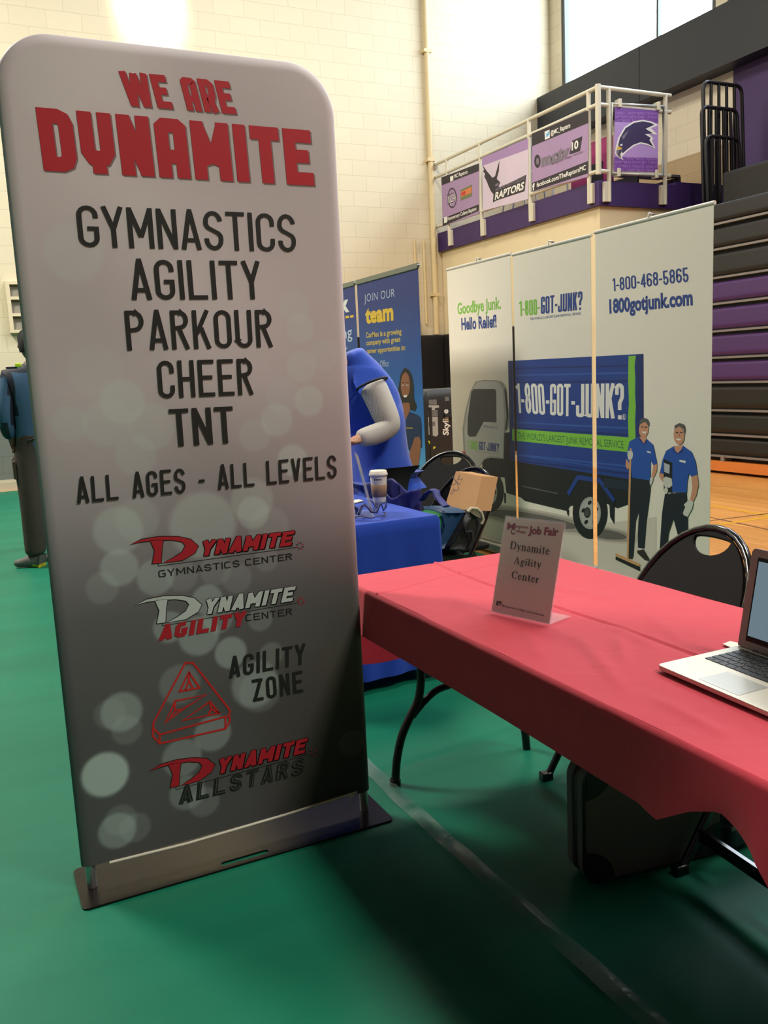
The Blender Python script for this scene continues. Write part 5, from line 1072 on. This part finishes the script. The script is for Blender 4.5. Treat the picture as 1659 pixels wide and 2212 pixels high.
bagprism('pocket_lining', [(1012, 1104), (1020, 1098), (1032, 1100), (1042, 1112), (1040, 1122), (1024, 1114)], m_pk, 3.415, 3.46, t)
b = MB(); b.tube([BP(1016, 1120, 3.41), BP(1004, 1135, 3.40), BP(1004, 1150, 3.40), BP(1018, 1148, 3.40), BP(1020, 1165, 3.40), BP(1012, 1185, 3.40)], .008, m_bb, 8); b.build('strap', t)
zb = min(BP(940, 1198).z, BP(960, 1196).z)
bagprism('bag_base', [(934, 1190), (1038, 1186), (1040, 1300), (936, 1300)], m_bb, 3.46, 3.63, t)
# box on the far chair
t = empty('cardboard_box', (2.55, 4.1, .45), 0, 'brown cardboard box with a scribble, leaning on a black chair', 'box')
m_cd = mat('cardboard', (176, 132, 84), .7, var=.04, scale=8); YX = 3.98
XB_ = 2.27
F_ = [atx(x, y, XB_+.10*(1018-y)/80) for x, y in ((985, 1018), (1041, 1029), (1025, 1103), (960, 1097))]; dv = Vector((.085, -.012, -.01))
b = MB(); b.add(F_+[p+dv for p in F_], [(3, 2, 1, 0), (4, 5, 6, 7), (0, 1, 5, 4), (1, 2, 6, 5), (2, 3, 7, 6), (3, 0, 4, 7)], m_cd)
A = Art(F_[0], (F_[1]-F_[0]).cross(F_[3]-F_[0])*(-1 if (F_[1]-F_[0]).cross(F_[3]-F_[0]).x > 0 else 1), (900, 800, 5.03), .0002); A.k = 1; PEN = mat('pen_line', (60, 62, 84), .6)
for pts in ([(470, 1125), (455, 1190), (498, 1175), (470, 1240), (420, 1200), (400, 1170)], [(388, 1150), (440, 1220), (462, 1290), (430, 1310), (400, 1290), (370, 1330), (385, 1350), (410, 1300)], [(365, 1255), (420, 1235), (470, 1140)]): A.line(pts, .003, PEN)
join_into(b, A); b.build('carton', t)
# black shipping case
CX0 = 3.80; YS = 6.85
p = aty(917, 842, YS); x0 = aty(916, 900, YS).x
t = empty('shipping_case', (x0+.33, YS+.3, 0), 0, 'tall black moulded shipping case with labels, between the blue and white banners', 'case')
m_cs = mat('moulded_black', (36, 37, 38), .5, var=.1)
b = MB(); prof = rrect(x0, x0+.62, YS, YS+.45, .06); n = len(prof); cxm, cym = x0+.31, YS+.225; rings = []
for z, s_ in ((.0, .97), (.02, 1), (1.08, 1), (1.14, .99), (1.19, .93), (1.205, .85)): rings.append([(cxm+(q[0]-cxm)*s_, cym+(q[1]-cym)*s_, z) for q in prof])
b.add([v for r in rings for v in r], [(i*n+k, i*n+(k+1) % n, (i+1)*n+(k+1) % n, (i+1)*n+k) for i in range(5) for k in range(n)], m_cs, True); b.add(rings[-1], [tuple(range(n))], m_cs)
for k in range(2): b.box(x0+.05+.5*k, x0+.075+.5*k, YS-.012, YS, .05, 1.05, m_cs)
A = Art((0, YS, 0), (0, -1, 0), (900, 800, 5.03), .00015); A.k = 1
LB = mat('label_white', (170, 170, 162), .6); LB2 = mat('label_worn', (110, 110, 106), .6, var=.3, scale=40)
for pts, m in (([(130, 320), (215, 315), (222, 372), (135, 375)], LB2), ([(130, 380), (242, 378), (244, 405), (200, 412), (198, 432), (132, 436)], LB), ([(128, 440), (225, 430), (230, 500), (128, 500)], LB2), ([(122, 508), (228, 505), (234, 695), (215, 720), (130, 700)], LB), ([(120, 768), (155, 762), (166, 800), (150, 818)], mat('label_yellow', (214, 206, 40), .6)), ([(152, 842), (195, 825), (207, 838), (170, 870)], mat('label_yellow', (214, 206, 40), .6)), ([(305, 290), (350, 285), (355, 330), (310, 335)], LB2)): A.poly(pts, m)
A.poly([(128, 560), (200, 556), (202, 605), (130, 608)], LB2)
V, F = font_text('Skyline', .03); o_ = A.P(345, 705); U = A.P(340, 425)-o_; W = A.P(285, 702)-o_; A.put([o_+U*x+W*y for x, y in V], F, JW)
join_into(b, A); b.build('case_body', t)
b = MB(); b.box(x0+.2, x0+.42, YS-.03, YS-.012, .95, .98, m_cs); b.build('handle', t)
# ------------------------------------------------------------------ people
def skin(name, J, E_, m, parent, sub=2, root=0, post=None):
    """J: list of (pos, (rx, ry)); grown as one continuous surface"""
    me = bpy.data.meshes.new(name); me.from_pydata([tuple(j[0]) for j in J], E_, []); o = bpy.data.objects.new(name, me); C.objects.link(o)
    md = o.modifiers.new('skin', 'SKIN'); md.use_smooth_shade = True
    sv = me.skin_vertices[0].data if me.skin_vertices else None
    if sv is None:
        me.attributes  # touch
    for i, j in enumerate(J): me.skin_vertices[0].data[i].radius = j[1] if isinstance(j[1], tuple) else (j[1], j[1]); me.skin_vertices[0].data[i].use_root = (i == root)
    md = o.modifiers.new('sub', 'SUBSURF'); md.levels = sub; md.render_levels = sub
    dg = bpy.context.evaluated_depsgraph_get(); dg.update(); ev = o.evaluated_get(dg); nm = bpy.data.meshes.new_from_object(ev); o.modifiers.clear(); o.data = nm; nm.materials.clear()
    for k in (m if isinstance(m, list) else [m]): nm.materials.append(k)
    for p in nm.polygons: p.use_smooth = True; p.material_index = post(p.center) if post else 0
    if parent:
        inv = world_of(parent).inverted(); nm.transform(inv); o.parent = parent
    return o
m_skin = mat('skin_dark_brown', (92, 60, 44), .5, sheen=.1); m_hair = mat('hair_black', (20, 17, 16), .85, var=.2, scale=80, bump=.4); m_skin2 = mat('skin_tan', (190, 140, 110), .5)
def hand(J, E_, wi, wrist, fwd, side, L=.18):
    """palm, four fingers and a thumb grown from the wrist joint wi"""
    w_ = Vector(wrist); f = Vector(fwd).normalized(); s_ = Vector(side).normalized(); dn = f.cross(s_).normalized()
    J.append((w_+f*.05, (.030, .018))); pi = len(J)-1; E_.append((wi, pi))
    for k, (o_, ln_) in enumerate(((-.03, .085), (-.010, .095), (.012, .09), (.032, .07))):
        a = w_+f*.09+s_*o_; J.append((a, (.010, .010))); E_.append((pi, len(J)-1)); J.append((a+f*ln_*.5-dn*.012, (.009, .009))); E_.append((len(J)-2, len(J)-1)); J.append((a+f*ln_*.85-dn*.035, (.007, .007))); E_.append((len(J)-2, len(J)-1))
    J.append((w_+f*.035-s_*.035, (.012, .012))); E_.append((pi, len(J)-1)); J.append((w_+f*.075-s_*.055-dn*.02, (.009, .009))); E_.append((len(J)-2, len(J)-1))
def head_mesh(b, c_, fwd, m, sc_=1.0):
    """an egg-shaped head with brow, nose, lips, chin and ears facing fwd"""
    f = Vector(fwd).normalized(); s_ = f.cross(Vector((0, 0, 1))).normalized(); u_ = s_.cross(f)
    def fn(u, v):
        a = 2*PI*u; h = -PI/2+PI*v; x = math.cos(h)*math.cos(a); y = math.cos(h)*math.sin(a); z = math.sin(h)
        X = x*.095; Y = y*.076; Z = z*.118
        if z < -.1: X *= 1+.10*(-z); Y *= 1-.30*(-z); X += .008*(-z)
        if x > .2:
            X += .018*math.exp(-(y/.16)**2-((z+.12)/.16)**2)+.006*math.exp(-(y/.35)**2-((z+.42)/.10)**2)-.008*math.exp(-((abs(y)-.38)/.16)**2-((z-.05)/.10)**2)+.006*math.exp(-(y/.3)**2-((z+.8)/.15)**2)
        if abs(y) > .5: Y += math.copysign(.014*math.exp(-((x+.02)/.16)**2-((z+.05)/.2)**2), y)
        return Vector(c_)+(f*X+s_*Y+u_*Z)*sc_
    b.grid(fn, 48, 36, m)
# person walking away at the left edge
def standing_person(x, y, label, coat, trousers, facing=1, khaki=False):
    t = empty('person', (x, y, 0), 0, label, 'person')
    J = [((x, y, .98), (.13, .10)), ((x, y, 1.18), (.13, .09)), ((x, y, 1.38), (.15, .095)), ((x, y, 1.52), (.06, .055)), ((x+.01, y+.01, 1.60), (.05, .05))]
    E_ = [(0, 1), (1, 2), (2, 3), (3, 4)]
    for s in (-1, 1):
        i = len(J); J += [((x+s*.17, y, 1.46), (.06, .06)), ((x+s*.205, y-.03, 1.20), (.045, .045)), ((x+s*.17, y+.05, .98), (.03, .03))]; E_ += [(2, i), (i, i+1), (i+1, i+2)]
        hand(J, E_, i+2, (x+s*.17, y+.05, .98), (-.1*s, .15, -1), (0, 1, .1))
    kx = {-1: (x-.09, x-.095, x-.10), 1: (x+.09, x+.10, x+.12)}
    for s in (-1, 1):
        i = len(J); a, c_, d_ = kx[s]; dy = .10*s if s > 0 else 0
        J += [((a, y, .90), (.085, .085)), ((c_, y-.02+dy, .50), (.058, .058)), ((d_, y+dy, .09), (.038, .038)), ((d_-.10, y+dy+.05, .045), (.038, .03))]; E_ += [(0, i), (i, i+1), (i+1, i+2), (i+2, i+3)]
    skin('body', J, E_, m_skin, t)
    hc = Vector((x+.02, y+.02, 1.70)); b = MB(); head_mesh(b, hc, (-.15, 1, 0), m_skin); hd = b.build('head', t)
    b = MB(); b.grid(lambda u, v: hc+Vector((.083*math.cos(2*PI*u)*math.cos(PI/2*v**.9*1.0-.35*(1-v)), .100*math.sin(2*PI*u)*math.cos(PI/2*v-.35*(1-v))-.004, -.02+.145*math.sin(PI/2*v)-.03*(1-v)*(1 if math.sin(2*PI*u) < 0 else -1.2))), 30, 14, m_hair); b.build('hair', t)
    # coat
    CJ = [((x, y, .85), (.17, .135)), ((x, y, 1.08), (.16, .12)), ((x, y, 1.28), (.175, .125)), ((x, y, 1.42), (.165, .115)), ((x, y, 1.53), (.075, .07)), ((x+.005, y, 1.57), (.068, .06))]; CE = [(0, 1), (1, 2), (2, 3), (3, 4), (4, 5)]
    for s in (-1, 1): i = len(CJ); CJ += [((x+s*.165, y, 1.475), (.075, .07)), ((x+s*.215, y-.03, 1.20), (.068, .07)), ((x+s*.185, y+.045, 1.00), (.052, .052))]; CE += [(3, i), (i, i+1), (i+1, i+2)]
    def cz_(c_):
        dx = abs(c_.x-x)
        if c_.z > 1.50-.35*max(0, dx-.10) or (dx > .13 and dx < .17 and c_.z > 1.1) or (dx > .19 and c_.z < 1.12): return 1
        return 0
    skin('jacket', CJ, CE, coat, t, 2, 0, cz_)
    if not khaki:
        b = MB(); b.box(x-.105, x-.06, y-.118, y-.09, 1.54, 1.57, mat('neon_yellow', (190, 220, 40), .5)); b.build('neon_patch', t, bevel=.008)
        b = MB(); b.box(x-.17, x-.09, y-.10, y-.085, 1.53, 1.545, coat[1]); b.build('shoulder_strap', t, bevel=.004)
    TJ = [((x, y, 1.14), (.13, .11))]; TE = []
    for s in (-1, 1): i = len(TJ); a, c_, d_ = kx[s]; dy = .10*s if s > 0 else 0; TJ += [((a, y, .85), (.105, .105)), ((c_, y-.02+dy, .50), (.088, .088)), ((d_, y+dy, .14), (.085, .085)), ((d_, y+dy, .09), (.08, .08))]; TE += [(0, i), (i, i+1), (i+1, i+2), (i+2, i+3)]
    skin('trousers', TJ, TE, trousers, t)
    if not khaki:
        b = MB(); b.box(x-.196, x-.172, y-.05, y+.05, .70, .84, trousers); b.build('cargo_pocket', t, bevel=.006)
    for s in (-1, 1):
        a, c_, d_ = kx[s]; dy = .10*s if s > 0 else 0; S = [((d_+.04, y+dy-.03, .05), (.045, .045)), ((d_, y+dy, .06), (.05, .055)), ((d_-.08, y+dy+.03, .045), (.045, .040)), ((d_-.16, y+dy+.07, .035), (.036, .028))]
        ms = [mat('shoe_grey', (92, 92, 86), .6, var=.2), mat('shoe_sole_yellow', (214, 196, 40), .5)] if not khaki else [m_black, m_black]
        skin('shoe', S, [(0, 1), (1, 2), (2, 3)], ms, t, 2, 1, lambda c__: 1 if c__.z < .022 and c__.x > d_-.06 else 0)
    return t
standing_person(.515, 7.2, 'person in slate blue jacket and dark cargo trousers, seen from behind at left edge', [mat('jacket_slate', (58, 92, 122), .8, var=.06, bump=.2), mat('jacket_navy', (22, 28, 42), .7)], mat('cargo_brown', (62, 54, 44), .8, var=.1, bump=.3))
standing_person(.68, 8.15, 'person in khaki trousers and black shoes, almost hidden behind the tall grey banner', [mat('jacket_dark', (40, 40, 46), .8), mat('jacket_dark', (40, 40, 46))], mat('khaki_cloth', (150, 134, 110), .8, var=.08), khaki=True)
# person in a blue vest bending over the blue table
YV = 4.38; vp = lambda px, py, y=YV: aty(px, py, y)
t = empty('person', (2.2, YV, 0), 0, 'person in royal blue fleece vest and striped shirt leaning over the blue table', 'person')
hip = vp(848, 1010); shd = vp(800, 822, YV); nk = vp(768, 790, YV+.16); 
hipz = Vector((hip.x, YV+.14, hip.z)); chest = Vector((shd.x-.02, YV+.16, shd.z-.04)); mid = (hipz+chest)/2+Vector((.05, 0, .02))
shL = Vector((shd.x, YV-.03, shd.z-.03)); shR = shL+Vector((-.02, .36, 0)); elL = vp(842, 925, YV-.10); wrL = vp(775, 948, YV-.14)
neck = Vector((nk.x-.02, YV+.15, nk.z)); headc = neck+Vector((-.13, 0, .05))
J = [(hipz, (.12, .12)), (mid, (.12, .12)), (chest, (.13, .13)), (neck, (.055, .055)), (headc+Vector((.03, 0, -.01)), (.05, .05))]; E_ = [(0, 1), (1, 2), (2, 3), (3, 4)]
i = len(J); J += [(shL+Vector((.015, .05, -.07)), (.035, .035)), (elL, (.042, .042)), (wrL, (.028, .028))]; E_ += [(2, i), (i, i+1), (i+1, i+2)]; hand(J, E_, i+2, wrL, (-1, .1, -.35), (0, 1, 0))
elR = Vector((elL.x-.16, YV+.40, elL.z)); wrR = Vector((wrL.x-.08, YV+.30, wrL.z-.03)); i = len(J); J += [(shR, (.055, .055)), (elR, (.042, .042)), (wrR, (.028, .028))]; E_ += [(2, i), (i, i+1), (i+1, i+2)]; hand(J, E_, i+2, wrR, (-1, -.1, -.35), (0, 1, 0))
for dy in (-.10, .10):
    i = len(J); J += [(hipz+Vector((0, dy, -.08)), (.09, .09)), (Vector((hipz.x-.02, hipz.y+dy, .50)), (.06, .06)), (Vector((hipz.x+.02, hipz.y+dy, .09)), (.04, .04)), (Vector((hipz.x-.12, hipz.y+dy, .045)), (.038, .03))]; E_ += [(0, i), (i, i+1), (i+1, i+2), (i+2, i+3)]
skin('body', J, E_, m_skin2, t)
b = MB(); head_mesh(b, headc+Vector((-.04, 0, .0)), (-1, -.1, -.5), m_skin2); b.build('head', t)
b = MB(); hc = headc+Vector((-.015, 0, .03)); b.grid(lambda u, v: hc+Vector((.098*math.cos(2*PI*u)*math.cos(PI/2*v), .080*math.sin(2*PI*u)*math.cos(PI/2*v), .11*math.sin(PI/2*v)-.02)), 26, 12, m_hair); b.build('hair', t)
m_shirt = mat('striped_shirt', (186, 182, 174), .75)
nt = m_shirt.node_tree; g = nt.nodes.new('ShaderNodeTexCoord'); wv_ = nt.nodes.new('ShaderNodeTexWave'); wv_.inputs['Scale'].default_value = 60; wv_.inputs['Distortion'].default_value = 1.2; nt.links.new(g.outputs['Object'], wv_.inputs[0]); mx = nt.nodes.new('ShaderNodeMix'); mx.data_type = 'RGBA'; mx.inputs[6].default_value = lin((156, 152, 146)); mx.inputs[7].default_value = lin((204, 200, 192)); nt.links.new(wv_.outputs['Fac'], mx.inputs[0]); nt.links.new(mx.outputs[2], nt.nodes['Principled BSDF'].inputs['Base Color'])
for sh, el, wr in ((shL, elL, wrL), (shR, elR, wrR)):
    m1 = sh.lerp(el, .45)+Vector((.012, -.01, 0)); skin('shirt_sleeve', [(sh+Vector((-.012, .01, .02)), (.092, .088)), (m1, (.086, .080)), (el, (.080, .072)), (el.lerp(wr, .5)+Vector((0, 0, -.008)), (.064, .058)), (wr+Vector((-.01, 0, 0)), (.048, .046))], [(0, 1), (1, 2), (2, 3), (3, 4)], m_shirt, t, 2, 1)
m_vest = mat('vest_blue', (26, 74, 188), .85, sheen=.4, var=.05, scale=30, bump=.15)
skin('vest', [(hipz+Vector((-.01, 0, -.055)), (.165, .20)), (hipz+Vector((-.02, 0, .03)), (.168, .20)), (mid+Vector((-.01, 0, 0)), (.168, .205)), (chest+Vector((.0, 0, .015)), (.175, .215)), (neck+Vector((.05, 0, -.01)), (.10, .11)), (neck+Vector((.0, 0, .045)), (.085, .085)), (neck+Vector((-.015, 0, .085)), (.07, .075)), (shL+Vector((-.035, .055, .03)), (.112, .108)), (shR+Vector((-.035, -.055, .03)), (.112, .108))], [(0, 1), (1, 2), (2, 3), (3, 4), (4, 5), (5, 6), (3, 7), (3, 8)], m_vest, t, 2, 1)
b = MB(); rr = shL+Vector((-.005, .0, .012)); ax = (elL-shL).normalized(); u_ = ax.orthogonal().normalized(); w2 = ax.cross(u_); b.tube([rr+(u_*math.cos(k*PI/10)+w2*math.sin(k*PI/10))*.088 for k in range(20)], .007, mat('vest_piping', (16, 18, 34), .7), 6, closed=True); b.build('arm_piping', t)
m_tr = mat('trousers_black', (18, 18, 22), .8)
TJ = [(hipz+Vector((0, 0, .06)), (.14, .16))]; TE = []
for dy in (-.10, .10): i = len(TJ); TJ += [(hipz+Vector((0, dy, -.12)), (.115, .11)), (Vector((hipz.x-.02, hipz.y+dy, .50)), (.088, .088)), (Vector((hipz.x+.02, hipz.y+dy, .10)), (.07, .07))]; TE += [(0, i), (i, i+1), (i+1, i+2)]
skin('trousers', TJ, TE, m_tr, t)
for dy in (-.10, .10): skin('shoe', [(Vector((hipz.x+.06, hipz.y+dy, .05)), (.042, .042)), (Vector((hipz.x-.05, hipz.y+dy, .048)), (.045, .04)), (Vector((hipz.x-.16, hipz.y+dy, .036)), (.038, .028))], [(0, 1), (1, 2)], m_black, t, 2, 1)
